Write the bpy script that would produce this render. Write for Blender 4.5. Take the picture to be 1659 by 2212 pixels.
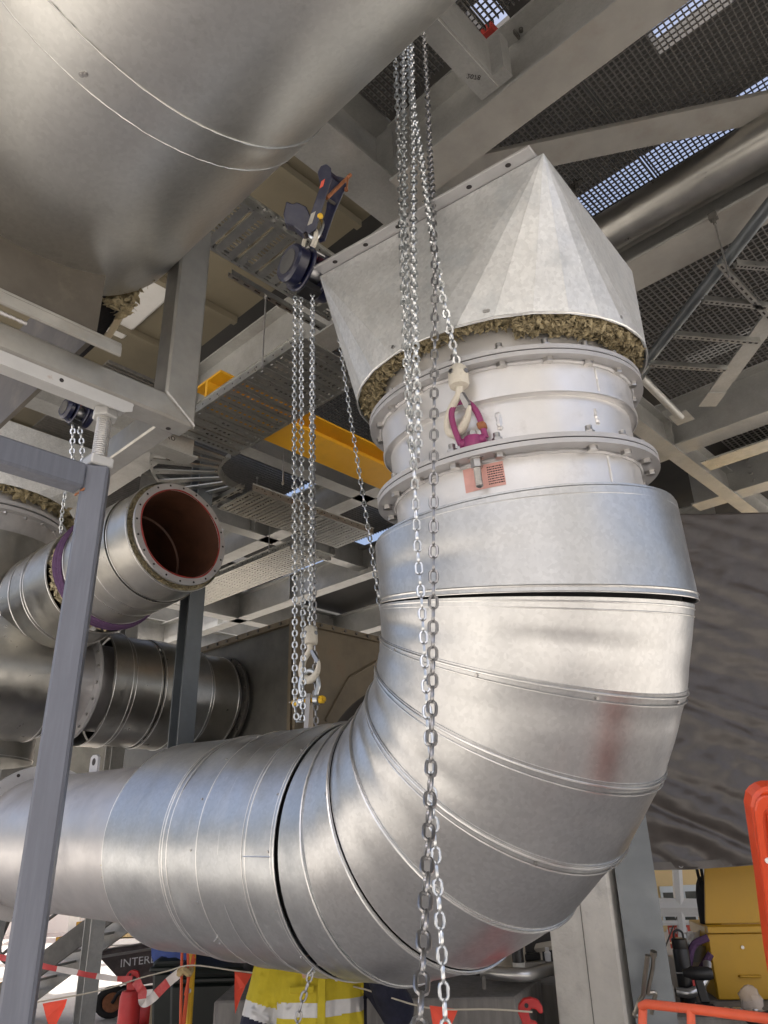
import bpy, bmesh, math, random
from mathutils import Vector, Matrix, Quaternion
random.seed(7)
R = math.radians
V = Vector
scene = bpy.context.scene
for o in list(bpy.data.objects):
    bpy.data.objects.remove(o)
COL = scene.collection

# ------------------------------------------------------------------ camera
F_PX, W_PX, H_PX = 1600.0, 1659.0, 2212.0
PITCH, ROLL = R(23.96), R(1.63)
CAM = V((0, 0, 2.1))
_fw = V((0, math.cos(PITCH), math.sin(PITCH)))
_u0 = V((0, -math.sin(PITCH), math.cos(PITCH)))
_r0 = V((1, 0, 0))
_rt = math.cos(ROLL)*_r0 - math.sin(ROLL)*_u0
_up = math.sin(ROLL)*_r0 + math.cos(ROLL)*_u0
cd = bpy.data.cameras.new('camera')
cam = bpy.data.objects.new('camera', cd)
COL.objects.link(cam)
cd.sensor_fit = 'HORIZONTAL'
cd.sensor_width = 36.0
cd.lens = 36.0*F_PX/W_PX
cd.clip_start = 0.05
cd.clip_end = 2000
cam.matrix_world = Matrix((( _rt.x, _up.x, -_fw.x, CAM.x), (_rt.y, _up.y, -_fw.y, CAM.y),
                           (_rt.z, _up.z, -_fw.z, CAM.z), (0, 0, 0, 1)))
scene.camera = cam

# ------------------------------------------------------------------ world, sun, exposure
SUN_EL, SUN_AZ = R(66), R(-170)      # azimuth measured from +Y towards +X
world = bpy.data.worlds.new('World')
scene.world = world
world.use_nodes = True
wn = world.node_tree
wn.nodes.clear()
sky = wn.nodes.new('ShaderNodeTexSky')
sky.sky_type = 'NISHITA'
sky.sun_disc = False
sky.sun_elevation = SUN_EL
sky.sun_rotation = SUN_AZ
sky.air_density = 0.8
sky.dust_density = 8.0
sky.ozone_density = 0.2
bg = wn.nodes.new('ShaderNodeBackground')
bg.inputs['Strength'].default_value = 0.15
wo = wn.nodes.new('ShaderNodeOutputWorld')
wn.links.new(sky.outputs[0], bg.inputs[0])
wn.links.new(bg.outputs[0], wo.inputs[0])
sd = bpy.data.lights.new('sun', 'SUN')
sd.energy = 4.0
sd.angle = R(0.53)
sd.color = (1.0, 0.965, 0.91)
sun = bpy.data.objects.new('sun', sd)
COL.objects.link(sun)
_sdir = V((math.sin(SUN_AZ)*math.cos(SUN_EL), math.cos(SUN_AZ)*math.cos(SUN_EL), math.sin(SUN_EL)))
sun.rotation_euler = _sdir.to_track_quat('Z', 'Y').to_euler()
sun.location = (0, 0, 30)
scene.render.engine = 'CYCLES'
scene.view_settings.view_transform = 'Standard'
scene.view_settings.look = 'None'
scene.view_settings.gamma = 1.0
scene.view_settings.exposure = 1.08
scene.cycles.max_bounces = 6
scene.cycles.diffuse_bounces = 3
scene.cycles.glossy_bounces = 3

# ------------------------------------------------------------------ placing helpers
AD = V((-0.728, 0.686, 0)).normalized()      # one grid direction of the steelwork
BD = V((AD.y, -AD.x, 0))                     # the other
UP = V((0, 0, 1))
def ray(x, y): return _fw + (x-W_PX/2)/F_PX*_rt - (y-H_PX/2)/F_PX*_up
def atz(x, y, z): r = ray(x, y); return CAM + r*((z-CAM.z)/r.z)
def atd(x, y, d): r = ray(x, y); return CAM + r*(d/math.hypot(r.x, r.y))
def dep(x, y, d): return CAM + ray(x, y)*d
def atb(x, y, b): r = ray(x, y); return CAM + r*(b/r.dot(BD))
def ata(x, y, a): r = ray(x, y); return CAM + r*(a/r.dot(AD))
def G(a, b, z): return AD*a + BD*b + UP*z
def ga(p): return p.dot(AD)
def gb(p): return p.dot(BD)

# ------------------------------------------------------------------ materials
MATS = {}
def mat(name, col, rough=0.5, metal=0.0, var=0.12, vscale=6.0, bump=0.0, bscale=40.0, spangle=0.0,
        streak=None, rvar=0.0, dirt=None, dscale=2.5, damt=0.5, coat=0.0, scuff=0.0, spec=None, alpha=None, emit=None, detail=6.0, dlo=.52, dhi=.72):
    m = bpy.data.materials.new(name); m.use_nodes = True
    nt = m.node_tree; N = nt.nodes; L = nt.links
    bs = N['Principled BSDF']
    bs.inputs['Metallic'].default_value = metal
    bs.inputs['Roughness'].default_value = rough
    if coat: bs.inputs['Coat Weight'].default_value = coat
    if spec is not None: bs.inputs['Specular IOR Level'].default_value = spec
    tc = N.new('ShaderNodeTexCoord')
    vec = tc.outputs['Object']
    if streak:
        mp = N.new('ShaderNodeMapping'); mp.inputs['Scale'].default_value = streak
        L.new(vec, mp.inputs['Vector']); vec = mp.outputs[0]
    nz = N.new('ShaderNodeTexNoise'); nz.inputs['Scale'].default_value = vscale; nz.inputs['Detail'].default_value = detail
    nz.inputs['Roughness'].default_value = 0.62
    L.new(vec, nz.inputs['Vector'])
    rp = N.new('ShaderNodeValToRGB')
    c = V(col[:3])
    lo = [max(0, x*(1-var)) for x in c]; hi = [min(1, x*(1+var)) for x in c]
    rp.color_ramp.elements[0].position = 0.3; rp.color_ramp.elements[1].position = 0.7
    rp.color_ramp.elements[0].color = (*lo, 1); rp.color_ramp.elements[1].color = (*hi, 1)
    L.new(nz.outputs['Fac'], rp.inputs['Fac'])
    colout = rp.outputs['Color']
    if spangle:
        vo = N.new('ShaderNodeTexVoronoi'); vo.inputs['Scale'].default_value = 90
        L.new(tc.outputs['Object'], vo.inputs['Vector'])
        sp = N.new('ShaderNodeSeparateColor'); L.new(vo.outputs['Color'], sp.inputs[0])
        mr = N.new('ShaderNodeMapRange'); mr.inputs['To Min'].default_value = 1-spangle; mr.inputs['To Max'].default_value = 1+spangle
        L.new(sp.outputs[0], mr.inputs['Value'])
        mx = N.new('ShaderNodeMix'); mx.data_type = 'RGBA'; mx.blend_type = 'MULTIPLY'; mx.inputs['Factor'].default_value = 1
        L.new(colout, mx.inputs[6]); L.new(mr.outputs[0], mx.inputs[7]); colout = mx.outputs[2]
    dfac = None
    if dirt:
        n2 = N.new('ShaderNodeTexNoise'); n2.inputs['Scale'].default_value = dscale; n2.inputs['Detail'].default_value = 8
        n2.inputs['Roughness'].default_value = 0.7
        L.new(vec if streak else tc.outputs['Object'], n2.inputs['Vector'])
        r2 = N.new('ShaderNodeMapRange'); r2.inputs['From Min'].default_value = dlo; r2.inputs['From Max'].default_value = dhi
        r2.inputs['To Max'].default_value = damt
        L.new(n2.outputs['Fac'], r2.inputs['Value'])
        mx = N.new('ShaderNodeMix'); mx.data_type = 'RGBA'
        L.new(r2.outputs[0], mx.inputs['Factor']); L.new(colout, mx.inputs[6]); mx.inputs[7].default_value = (*dirt, 1)
        colout = mx.outputs[2]; dfac = r2.outputs[0]
    if scuff:
        s1 = N.new('ShaderNodeTexNoise'); s1.inputs['Scale'].default_value = 26; s1.inputs['Detail'].default_value = 9; s1.inputs['Roughness'].default_value = .75
        s2 = N.new('ShaderNodeTexNoise'); s2.inputs['Scale'].default_value = 3.1; s2.inputs['Detail'].default_value = 2
        L.new(tc.outputs['Object'], s1.inputs['Vector']); L.new(tc.outputs['Object'], s2.inputs['Vector'])
        m1 = N.new('ShaderNodeMapRange'); m1.inputs['From Min'].default_value = .56; m1.inputs['From Max'].default_value = .66; L.new(s1.outputs['Fac'], m1.inputs['Value'])
        m2 = N.new('ShaderNodeMapRange'); m2.inputs['From Min'].default_value = .57; m2.inputs['From Max'].default_value = .68; L.new(s2.outputs['Fac'], m2.inputs['Value'])
        mm = N.new('ShaderNodeMath'); mm.operation = 'MULTIPLY'; L.new(m1.outputs[0], mm.inputs[0]); L.new(m2.outputs[0], mm.inputs[1])
        # long fine scratches
        w1 = N.new('ShaderNodeMapping'); w1.inputs['Scale'].default_value = (3, 60, 3); w1.inputs['Rotation'].default_value = (.5, .3, .6); L.new(tc.outputs['Object'], w1.inputs['Vector'])
        s3 = N.new('ShaderNodeTexNoise'); s3.inputs['Scale'].default_value = 3.0; s3.inputs['Detail'].default_value = 3; L.new(w1.outputs[0], s3.inputs['Vector'])
        m3 = N.new('ShaderNodeMapRange'); m3.inputs['From Min'].default_value = .68; m3.inputs['From Max'].default_value = .74; m3.inputs['To Max'].default_value = .5; L.new(s3.outputs['Fac'], m3.inputs['Value'])
        mxm = N.new('ShaderNodeMath'); mxm.operation = 'MAXIMUM'; L.new(mm.outputs[0], mxm.inputs[0]); L.new(m3.outputs[0], mxm.inputs[1])
        sc = N.new('ShaderNodeMath'); sc.operation = 'MULTIPLY'; sc.inputs[1].default_value = scuff; L.new(mxm.outputs[0], sc.inputs[0])
        mx = N.new('ShaderNodeMix'); mx.data_type = 'RGBA'; L.new(sc.outputs[0], mx.inputs['Factor']); L.new(colout, mx.inputs[6]); mx.inputs[7].default_value = (.66, .66, .65, 1)
        colout = mx.outputs[2]
        iv = N.new('ShaderNodeMath'); iv.operation = 'MULTIPLY_ADD'; iv.inputs[1].default_value = -.8*metal; iv.inputs[2].default_value = metal; L.new(sc.outputs[0], iv.inputs[0]); L.new(iv.outputs[0], bs.inputs['Metallic'])
    L.new(colout, bs.inputs['Base Color'])
    if rvar:
        n3 = N.new('ShaderNodeTexNoise'); n3.inputs['Scale'].default_value = vscale*2.3; n3.inputs['Detail'].default_value = 7
        L.new(vec, n3.inputs['Vector'])
        r3 = N.new('ShaderNodeMapRange'); r3.inputs['From Min'].default_value = .3; r3.inputs['From Max'].default_value = .7
        r3.inputs['To Min'].default_value = max(0.02, rough-rvar); r3.inputs['To Max'].default_value = min(1, rough+rvar)
        L.new(n3.outputs['Fac'], r3.inputs['Value'])
        if dfac is not None:
            ad = N.new('ShaderNodeMath'); ad.operation = 'MULTIPLY_ADD'; ad.inputs[1].default_value = 0.25
            L.new(dfac, ad.inputs[0]); L.new(r3.outputs[0], ad.inputs[2]); L.new(ad.outputs[0], bs.inputs['Roughness'])
        else:
            L.new(r3.outputs[0], bs.inputs['Roughness'])
    if bump:
        n4 = N.new('ShaderNodeTexNoise'); n4.inputs['Scale'].default_value = bscale; n4.inputs['Detail'].default_value = 5
        L.new(tc.outputs['Object'], n4.inputs['Vector'])
        bp = N.new('ShaderNodeBump'); bp.inputs['Strength'].default_value = bump; bp.inputs['Distance'].default_value = 0.01
        L.new(n4.outputs['Fac'], bp.inputs['Height']); L.new(bp.outputs[0], bs.inputs['Normal'])
    if alpha is not None: bs.inputs['Alpha'].default_value = alpha
    if emit: bs.inputs['Emission Color'].default_value = (*emit[:3], 1); bs.inputs['Emission Strength'].default_value = emit[3]
    MATS[name] = m
    return m
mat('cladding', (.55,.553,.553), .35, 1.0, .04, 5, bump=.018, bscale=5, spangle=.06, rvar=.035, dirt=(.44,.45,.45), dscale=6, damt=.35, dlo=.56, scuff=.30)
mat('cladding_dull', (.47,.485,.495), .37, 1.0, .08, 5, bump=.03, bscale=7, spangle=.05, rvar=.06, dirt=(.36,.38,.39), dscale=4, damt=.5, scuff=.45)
mat('cladding_big', (.63,.63,.61), .38, 1.0, .05, 3, bump=.010, bscale=4, spangle=.04, rvar=.03, dirt=(.42,.42,.40), dscale=9, damt=.4, dlo=.6, scuff=.35)
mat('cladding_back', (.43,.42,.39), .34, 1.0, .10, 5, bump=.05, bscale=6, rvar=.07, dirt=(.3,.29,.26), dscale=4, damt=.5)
mat('hood_sheet', (.66,.67,.67), .45, .5, .10, 9, bump=.08, bscale=12, spangle=.08, rvar=.08, dirt=(.42,.46,.49), dscale=6, damt=.55)
mat('bare_pipe', (.56,.55,.55), .42, .85, .10, 4, bump=.03, bscale=60, rvar=.07, dirt=(.36,.35,.35), dscale=3, damt=.5)
mat('bright_pipe', (.74,.73,.725), .38, .7, .06, 6, bump=.03, bscale=80, rvar=.08, dirt=(.55,.54,.53), dscale=7, damt=.5, dlo=.58)
mat('flange_paint', (.50,.495,.50), .5, .5, .06, 10, bump=.05, bscale=120, dirt=(.45,.42,.4), dscale=14, damt=.4)
mat('seam', (.74,.74,.73), .30, 1.0, .1, 20, bump=.1, bscale=60)
mat('bolt_zinc', (.47,.46,.45), .36, 1.0, .15, 30)
mat('beam_galv', (.42,.418,.40), .45, .6, .14, 3, bump=.04, bscale=20, spangle=.05, rvar=.08, dirt=(.30,.28,.25), dscale=2.5, damt=.5)
mat('beam_flange', (.40,.385,.355), .55, .55, .12, 4, bump=.05, bscale=25, dirt=(.33,.28,.23), dscale=3, damt=.6)
mat('frame_steel', (.40,.39,.36), .45, .85, .16, 6, bump=.04, bscale=25, rvar=.08, dirt=(.40,.37,.32), dscale=5, damt=.6)
mat('plate_brown', (.105,.092,.075), .55, .3, .22, 5, bump=.05, bscale=20, dirt=(.19,.165,.125), dscale=6, damt=.6)
mat('grating', (.26,.25,.235), .5, .8, .15, 20)
mat('tray', (.42,.42,.40), .34, .95, .15, 12, bump=.03, rvar=.08)
mat('prop_paint', (.125,.135,.165), .42, .0, .10, 4, bump=.04, bscale=50, streak=(14,14,1), dirt=(.19,.20,.23), dscale=2.0, damt=.3)
mat('white_primer', (.52,.52,.51), .5, .3, .06, 8, bump=.03, dirt=(.35,.22,.15), dscale=9, damt=.7, dlo=.66, dhi=.74)
mat('rust', (.32,.13,.06), .8, .1, .3, 20, bump=.2)
mat('thread', (.66,.65,.63), .4, .8, .08, 20)
mat('chain_zinc', (.62,.645,.66), .28, 1.0, .1, 30)
mat('chain_steel', (.33,.33,.335), .34, 1.0, .15, 30)
mat('hook_cream', (.66,.62,.53), .5, 0, .08, 30, bump=.1, bscale=90, dirt=(.35,.30,.22), dscale=60, damt=.6)
mat('hoist_blue', (.006,.008,.034), .35, 0, .2, 10, coat=.3, dirt=(.05,.05,.07), dscale=9, damt=.5)
mat('yellow_paint', (.75,.45,.02), .4, 0, .05, 8)
mat('beam_yellow', (.70,.36,.015), .45, 0, .08, 3, dirt=(.42,.23,.03), dscale=3, damt=.5)
mat('purple_paint', (.27,.035,.14), .4, 0, .15, 20, bump=.05, dirt=(.12,.03,.08), dscale=20, damt=.6)
mat('purple_sling', (.10,.05,.12), .85, 0, .2, 30, bump=.3, bscale=120)
mat('rockwool', (.36,.30,.18), 1.0, 0, .5, 40, bump=1.0, bscale=160)
mat('rockwool_pale', (.46,.40,.26), 1.0, 0, .3, 22, bump=1.0, bscale=70)
mat('gasket_black', (.012,.012,.012), .7)
mat('label_pink', (.66,.36,.32), .6, 0, .08, 30)
mat('label_white', (.72,.70,.62), .6, 0, .04, 30)
mat('print_dark', (.03,.025,.025), .8)
mat('print_white', (.8,.8,.8), .7)
mat('paint_red_raw', (.24,.022,.016), .6, 0, .2, 20)
mat('rust_inner', (.085,.034,.018), .55, .2, .35, 6, bump=.1, dirt=(.05,.02,.012), dscale=3, damt=.7)
mat('tarp', (.072,.062,.056), .34, 0, .15, 10, bump=.05, bscale=90)
mat('tarp_brown', (.030,.026,.022), .6, 0, .3, 5, bump=.3, bscale=10)
mat('duct_dark', (.115,.112,.10), .5, .35, .25, 2.5, bump=.03, dirt=(.06,.06,.06), dscale=3, damt=.6)
mat('duct_tan', (.17,.14,.095), .6, .2, .2, 4, dirt=(.16,.11,.07), dscale=4, damt=.6)
mat('concrete_pier', (.68,.66,.61), .75, 0, .10, 5, bump=.5, bscale=30, dirt=(.33,.32,.30), dscale=4, damt=.5)
mat('concrete_dark', (.20,.19,.175), .85, 0, .2, 4, bump=.2, bscale=30, streak=(6,6,1), dirt=(.11,.10,.095), dscale=3, damt=.6)
mat('concrete_ground', (.43,.415,.385), .9, 0, .16, .6, bump=.2, bscale=20, dirt=(.27,.24,.21), dscale=.5, damt=.5)
mat('column_galv', (.17,.187,.20), .40, .7, .15, 3, bump=.03, rvar=.07, dirt=(.17,.18,.19), dscale=4, damt=.5)
mat('orange_paint', (.62,.06,.012), .35, 0, .08, 10, bump=.05, bscale=25, coat=.15, rvar=.1, dirt=(.40,.10,.06), dscale=9, damt=.6, dlo=.58)
mat('orange_rail', (.58,.085,.03), .45, 0, .12, 10, bump=.06, bscale=30, rvar=.12, dirt=(.25,.09,.06), dscale=14, damt=.8, dlo=.57)
mat('cabinet_yellow', (.50,.28,.01), .42, 0, .05, 2, dirt=(.42,.25,.02), dscale=5, damt=.5)
mat('black_plastic', (.012,.012,.013), .45, 0, .2, 10)
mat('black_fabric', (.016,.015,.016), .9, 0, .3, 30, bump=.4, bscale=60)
mat('bin_green', (.006,.010,.008), .45, 0, .2, 10, bump=.03)
mat('bottle_black', (.015,.015,.016), .38)
mat('red_plastic', (.42,.02,.02), .5, 0, .15, 8, bump=.05, rvar=.1, dirt=(.22,.08,.07), dscale=11, damt=.6, dlo=.56)
mat('flag_orange', (.80,.085,.045), .7, 0, .06, 20)
mat('string', (.50,.46,.38), .9)
mat('tape_red', (.50,.06,.06), .5, 0, .15, 15, dirt=(.45,.25,.22), dscale=15, damt=.5)
mat('tape_white', (.62,.58,.55), .5, 0, .1, 15, dirt=(.4,.35,.3), dscale=15, damt=.5)
mat('reflective', (.48,.48,.48), .4, .3, .06, 30)
mat('hivis', (.50,.40,.02), .85, 0, .08, 25, bump=.3, bscale=30)
mat('navy', (.010,.012,.028), .9, 0, .3, 25, bump=.3, bscale=40)
mat('skin', (.52,.30,.21), .55, 0, .06, 20)
mat('hair_brown', (.05,.03,.02), .7)
mat('hardhat', (.8,.8,.78), .35)
mat('blue_bag', (.03,.06,.22), .7, 0, .3, 6, bump=.6, bscale=14)
mat('white_paint', (.78,.77,.74), .5, 0, .05, 3, dirt=(.55,.53,.5), dscale=3, damt=.4)
mat('cream_panel', (.58,.52,.42), .6, 0, .05, 3)
mat('cream_lining', (.23,.20,.14), .5, 0, .05, 2, dirt=(.16,.14,.10), dscale=2, damt=.5)
mat('building_yellow', (.72,.54,.27), .7, 0, .05, 2)
mat('window_frame', (.62,.68,.70), .5, 0, .03, 3)
mat('glass_dark', (.05,.055,.05), .08, 0, .3, 4)
mat('sign_red', (.68,.10,.06), .5)
mat('rubber', (.02,.019,.018), .8, 0, .2, 20, bump=.2)
mat('barrow_tray', (.12,.10,.098), .45, .3, .3, 8, dirt=(.22,.18,.15), dscale=6, damt=.5)
mat('steel_dark', (.12,.115,.105), .55, .6, .25, 6, dirt=(.22,.20,.17), dscale=5, damt=.6)
mat('plier_steel', (.36,.33,.28), .3, 1.0, .1, 20)
mat('cardboard', (.42,.33,.22), .9, 0, .1, 10)
mat('conduit', (.50,.50,.49), .3, .9, .1, 10)
mat('plastic_bag', (.70,.60,.52), .25, 0, .1, 10, alpha=.55)
mat('timber', (.48,.36,.18), .8, 0, .15, 8, streak=(1,1,8))
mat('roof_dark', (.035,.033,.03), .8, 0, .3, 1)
mat('cream_fabric', (.42,.40,.36), .9, 0, .2, 12)

def tarp_nodes(m):
    nt = m.node_tree; N = nt.nodes; L = nt.links; bs = N['Principled BSDF']; tc = N.new('ShaderNodeTexCoord')
    hs = []
    for (rot, scl, sc, w) in (((0, .5, 0), (1, 1, 3.2), 2.2, 1.0), ((0, -.35, 0), (1, 1, 4.5), 3.6, .7), ((0, .15, 0), (1, 1, 1.6), 9, .35)):
        mp = N.new('ShaderNodeMapping'); mp.inputs['Rotation'].default_value = rot; mp.inputs['Scale'].default_value = scl; L.new(tc.outputs['Object'], mp.inputs['Vector'])
        nz = N.new('ShaderNodeTexNoise'); nz.noise_type = 'RIDGED_MULTIFRACTAL'; nz.inputs['Scale'].default_value = sc; nz.inputs['Detail'].default_value = 5; nz.inputs['Distortion'].default_value = .6
        L.new(mp.outputs[0], nz.inputs['Vector'])
        mu = N.new('ShaderNodeMath'); mu.operation = 'MULTIPLY'; mu.inputs[1].default_value = w; L.new(nz.outputs['Fac'], mu.inputs[0]); hs.append(mu.outputs[0])
    a = N.new('ShaderNodeMath'); a.operation = 'ADD'; L.new(hs[0], a.inputs[0]); L.new(hs[1], a.inputs[1])
    b = N.new('ShaderNodeMath'); b.operation = 'ADD'; L.new(a.outputs[0], b.inputs[0]); L.new(hs[2], b.inputs[1])
    bp = N.new('ShaderNodeBump'); bp.inputs['Strength'].default_value = .35; bp.inputs['Distance'].default_value = .010
    L.new(b.outputs[0], bp.inputs['Height']); L.new(bp.outputs[0], bs.inputs['Normal'])
tarp_nodes(MATS['tarp'])
# ------------------------------------------------------------------ mesh builder
ORG = {}
def frame(d, up=UP):
    d = V(d).normalized()
    s = d.cross(up)
    if s.length < 1e-5: s = d.cross(V((0, 1, 0)))
    s.normalize()
    return d, s, s.cross(d).normalized()
class MB:
    def __init__(s): s.v = []; s.f = []; s.mi = []; s.cur = 0; s.sm = []; s.smooth = False
    def add(s, vs, fs):
        b = len(s.v); s.v += [V(p) for p in vs]
        for f in fs: s.f.append([i+b for i in f]); s.mi.append(s.cur); s.sm.append(s.smooth)
        return s
    def box(s, c, size, ax=None, ch=0.0):
        c = V(c); X, Y, Z = ax if ax else (V((1,0,0)), V((0,1,0)), V((0,0,1)))
        h = [x/2 for x in size]
        vs = [c + X*(i*h[0]) + Y*(j*h[1]) + Z*(k*h[2]) for i in (-1,1) for j in (-1,1) for k in (-1,1)]
        return s.add(vs, [(0,1,3,2),(4,6,7,5),(0,4,5,1),(2,3,7,6),(0,2,6,4),(1,5,7,3)])
    def gbox(s, a0, a1, b0, b1, z0, z1):
        return s.box(G((a0+a1)/2, (b0+b1)/2, (z0+z1)/2), (abs(a1-a0), abs(b1-b0), abs(z1-z0)), (AD, BD, UP))
    def prism(s, poly, d):
        n = len(poly); poly = [V(p) for p in poly]; d = V(d)
        vs = poly + [p+d for p in poly]
        fs = [tuple(range(n))[::-1], tuple(range(n, 2*n))] + [(i, (i+1) % n, n+(i+1) % n, n+i) for i in range(n)]
        return s.add(vs, fs)
    def sweep(s, prof, p0, p1, up=UP, cap=True):
        # prof: list of (side, up) in the plane across p0->p1
        d, sd, u = frame(V(p1)-V(p0), up)
        return s.prism([V(p0)+sd*a+u*b for a, b in prof], V(p1)-V(p0))
    def tube(s, pts, r, n=10, cap=True, closed=False, up=None):
        pts = [V(p) for p in pts]; m = len(pts)
        rs = r if isinstance(r, (list, tuple)) else [r]*m
        vs = []; side = None
        for i, p in enumerate(pts):
            if closed: t = pts[(i+1) % m]-pts[i-1]
            else: t = pts[min(i+1, m-1)]-pts[max(i-1, 0)]
            t.normalize()
            if side is None:
                a = V(up) if up else (V((0,0,1)) if abs(t.z) < .9 else V((1,0,0)))
                side = t.cross(a).normalized()
            side = (side - t*side.dot(t)).normalized()
            w = t.cross(side)
            for k in range(n):
                q = 2*math.pi*k/n
                vs.append(p + (side*math.cos(q)+w*math.sin(q))*rs[i])
        fs = []
        for i in range(m if closed else m-1):
            j = (i+1) % m
            for k in range(n): fs.append((i*n+k, i*n+(k+1) % n, j*n+(k+1) % n, j*n+k))
        if cap and not closed:
            fs.append(tuple(range(n))[::-1]); fs.append(tuple(range((m-1)*n, m*n)))
        return s.add(vs, fs)
    def lathe(s, c, axis, prof, n=64, a0=0, a1=2*math.pi, ref=None):
        # prof: list of (r, h) along axis from c; open or closed loops accepted
        d, sd, u = frame(axis, ref or (UP if abs(V(axis).normalized().z) < .95 else V((0,1,0))))
        full = abs(a1-a0) > 6.28
        m = n if full else n+1
        vs = [V(c)+d*h+(sd*math.cos(a0+(a1-a0)*k/n)+u*math.sin(a0+(a1-a0)*k/n))*r for (r, h) in prof for k in range(m)]
        fs = []
        for i in range(len(prof)-1):
            for k in range(n):
                k2 = (k+1) % m
                fs.append((i*m+k, i*m+k2, (i+1)*m+k2, (i+1)*m+k))
        return s.add(vs, fs)
    def ring(s, c, axis, ri, ro, h0, h1, n=64, **kw):
        return s.lathe(c, axis, [(ri,h0),(ro,h0),(ro,h1),(ri,h1),(ri,h0)], n, **kw)
    def hexa(s, c, axis, r, h, n=6):
        d, sd, u = frame(axis, UP if abs(V(axis).normalized().z) < .95 else V((0,1,0)))
        return s.prism([V(c)+(sd*math.cos(2*math.pi*k/n)+u*math.sin(2*math.pi*k/n))*r for k in range(n)], d*h)
    def cyl(s, p0, p1, r, n=16): return s.hexa(p0, V(p1)-V(p0), r, (V(p1)-V(p0)).length, n)
    def build(s, name, m, parent=None, smooth=None, bevel=0, auto=None):
        o0 = ORG.get(parent.name, V((0,0,0))) if parent else V((0,0,0))
        me = bpy.data.meshes.new(name)
        me.from_pydata([p-o0 for p in s.v], [], s.f)
        for mm in (m if isinstance(m, (list, tuple)) else [m]): me.materials.append(MATS[mm])
        if any(s.mi): me.polygons.foreach_set('material_index', s.mi)
        bm = bmesh.new(); bm.from_mesh(me)
        bmesh.ops.recalc_face_normals(bm, faces=bm.faces)
        if bevel:
            try: bmesh.ops.bevel(bm, geom=[e for e in bm.edges if e.is_manifold and e.calc_face_angle(0) > .6], offset=bevel, segments=1, affect='EDGES', profile=.7)
            except Exception: pass
        if smooth:
            for f in bm.faces: f.smooth = True
            ang = auto or R(35)
            for e in bm.edges:
                if len(e.link_faces) == 2 and e.calc_face_angle(0) > ang: e.smooth = False
        bm.to_mesh(me); bm.free(); me.update()
        o = bpy.data.objects.new(name, me); COL.objects.link(o)
        if parent: o.parent = parent; ORG[o.name] = o0
        return o
def inst(src_me, name, parent, mw):
    o = bpy.data.objects.new(name, src_me); COL.objects.link(o)
    m = Matrix(mw)
    if parent:
        o.parent = parent; m = Matrix.Translation(-ORG.get(parent.name, V((0,0,0)))) @ m
    o.matrix_basis = m
    if parent: ORG[o.name] = ORG.get(parent.name, V((0,0,0)))
    return o
def mtx(p, X, Y, Z): return Matrix(((X.x,Y.x,Z.x,p.x),(X.y,Y.y,Z.y,p.y),(X.z,Y.z,Z.z,p.z),(0,0,0,1)))
def tag(o, label, cat, group=None):
    o['label'] = label; o['category'] = cat
    if group: o['group'] = group
    return o
def thing(name, loc, label, cat, group=None):
    o = bpy.data.objects.new(name, None); COL.objects.link(o)
    o.empty_display_size = .1
    o.location = loc; ORG[o.name] = V(loc)
    return tag(o, label, cat, group)
def struct(o): o['kind'] = 'structure'; return o
def stuff(o): o['kind'] = 'stuff'; return o
def catmull(pts, n=8):
    pts = [V(p) for p in pts]
    P = [pts[0]*2-pts[1]] + pts + [pts[-1]*2-pts[-2]]
    out = []
    for i in range(1, len(P)-2):
        for k in range(n):
            t = k/n; a, b, c, d = P[i-1], P[i], P[i+1], P[i+2]
            out.append(.5*((2*b)+(c-a)*t+(2*a-5*b+4*c-d)*t*t+(3*b-a-3*c+d)*t**3))
    out.append(pts[-1]); return out
def text_mesh(txt, size, name, m, parent, origin, X, Y, extrude=.0006, align='CENTER'):
    cu = bpy.data.curves.new('t', 'FONT'); cu.body = txt; cu.size = size; cu.extrude = extrude; cu.align_x = align; cu.align_y = 'CENTER'
    cu.resolution_u = 2
    t = bpy.data.objects.new('t', cu); COL.objects.link(t)
    bpy.context.view_layer.update()
    dg = bpy.context.evaluated_depsgraph_get()
    me = bpy.data.meshes.new_from_object(t.evaluated_get(dg))
    bpy.data.objects.remove(t); bpy.data.curves.remove(cu)
    me.materials.clear(); me.materials.append(MATS[m]); me.name = name
    X = V(X).normalized(); Y = (V(Y)-X*V(Y).dot(X)).normalized(); Z = X.cross(Y)
    return inst(me, name, parent, mtx(V(origin), X, Y, Z))
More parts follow.
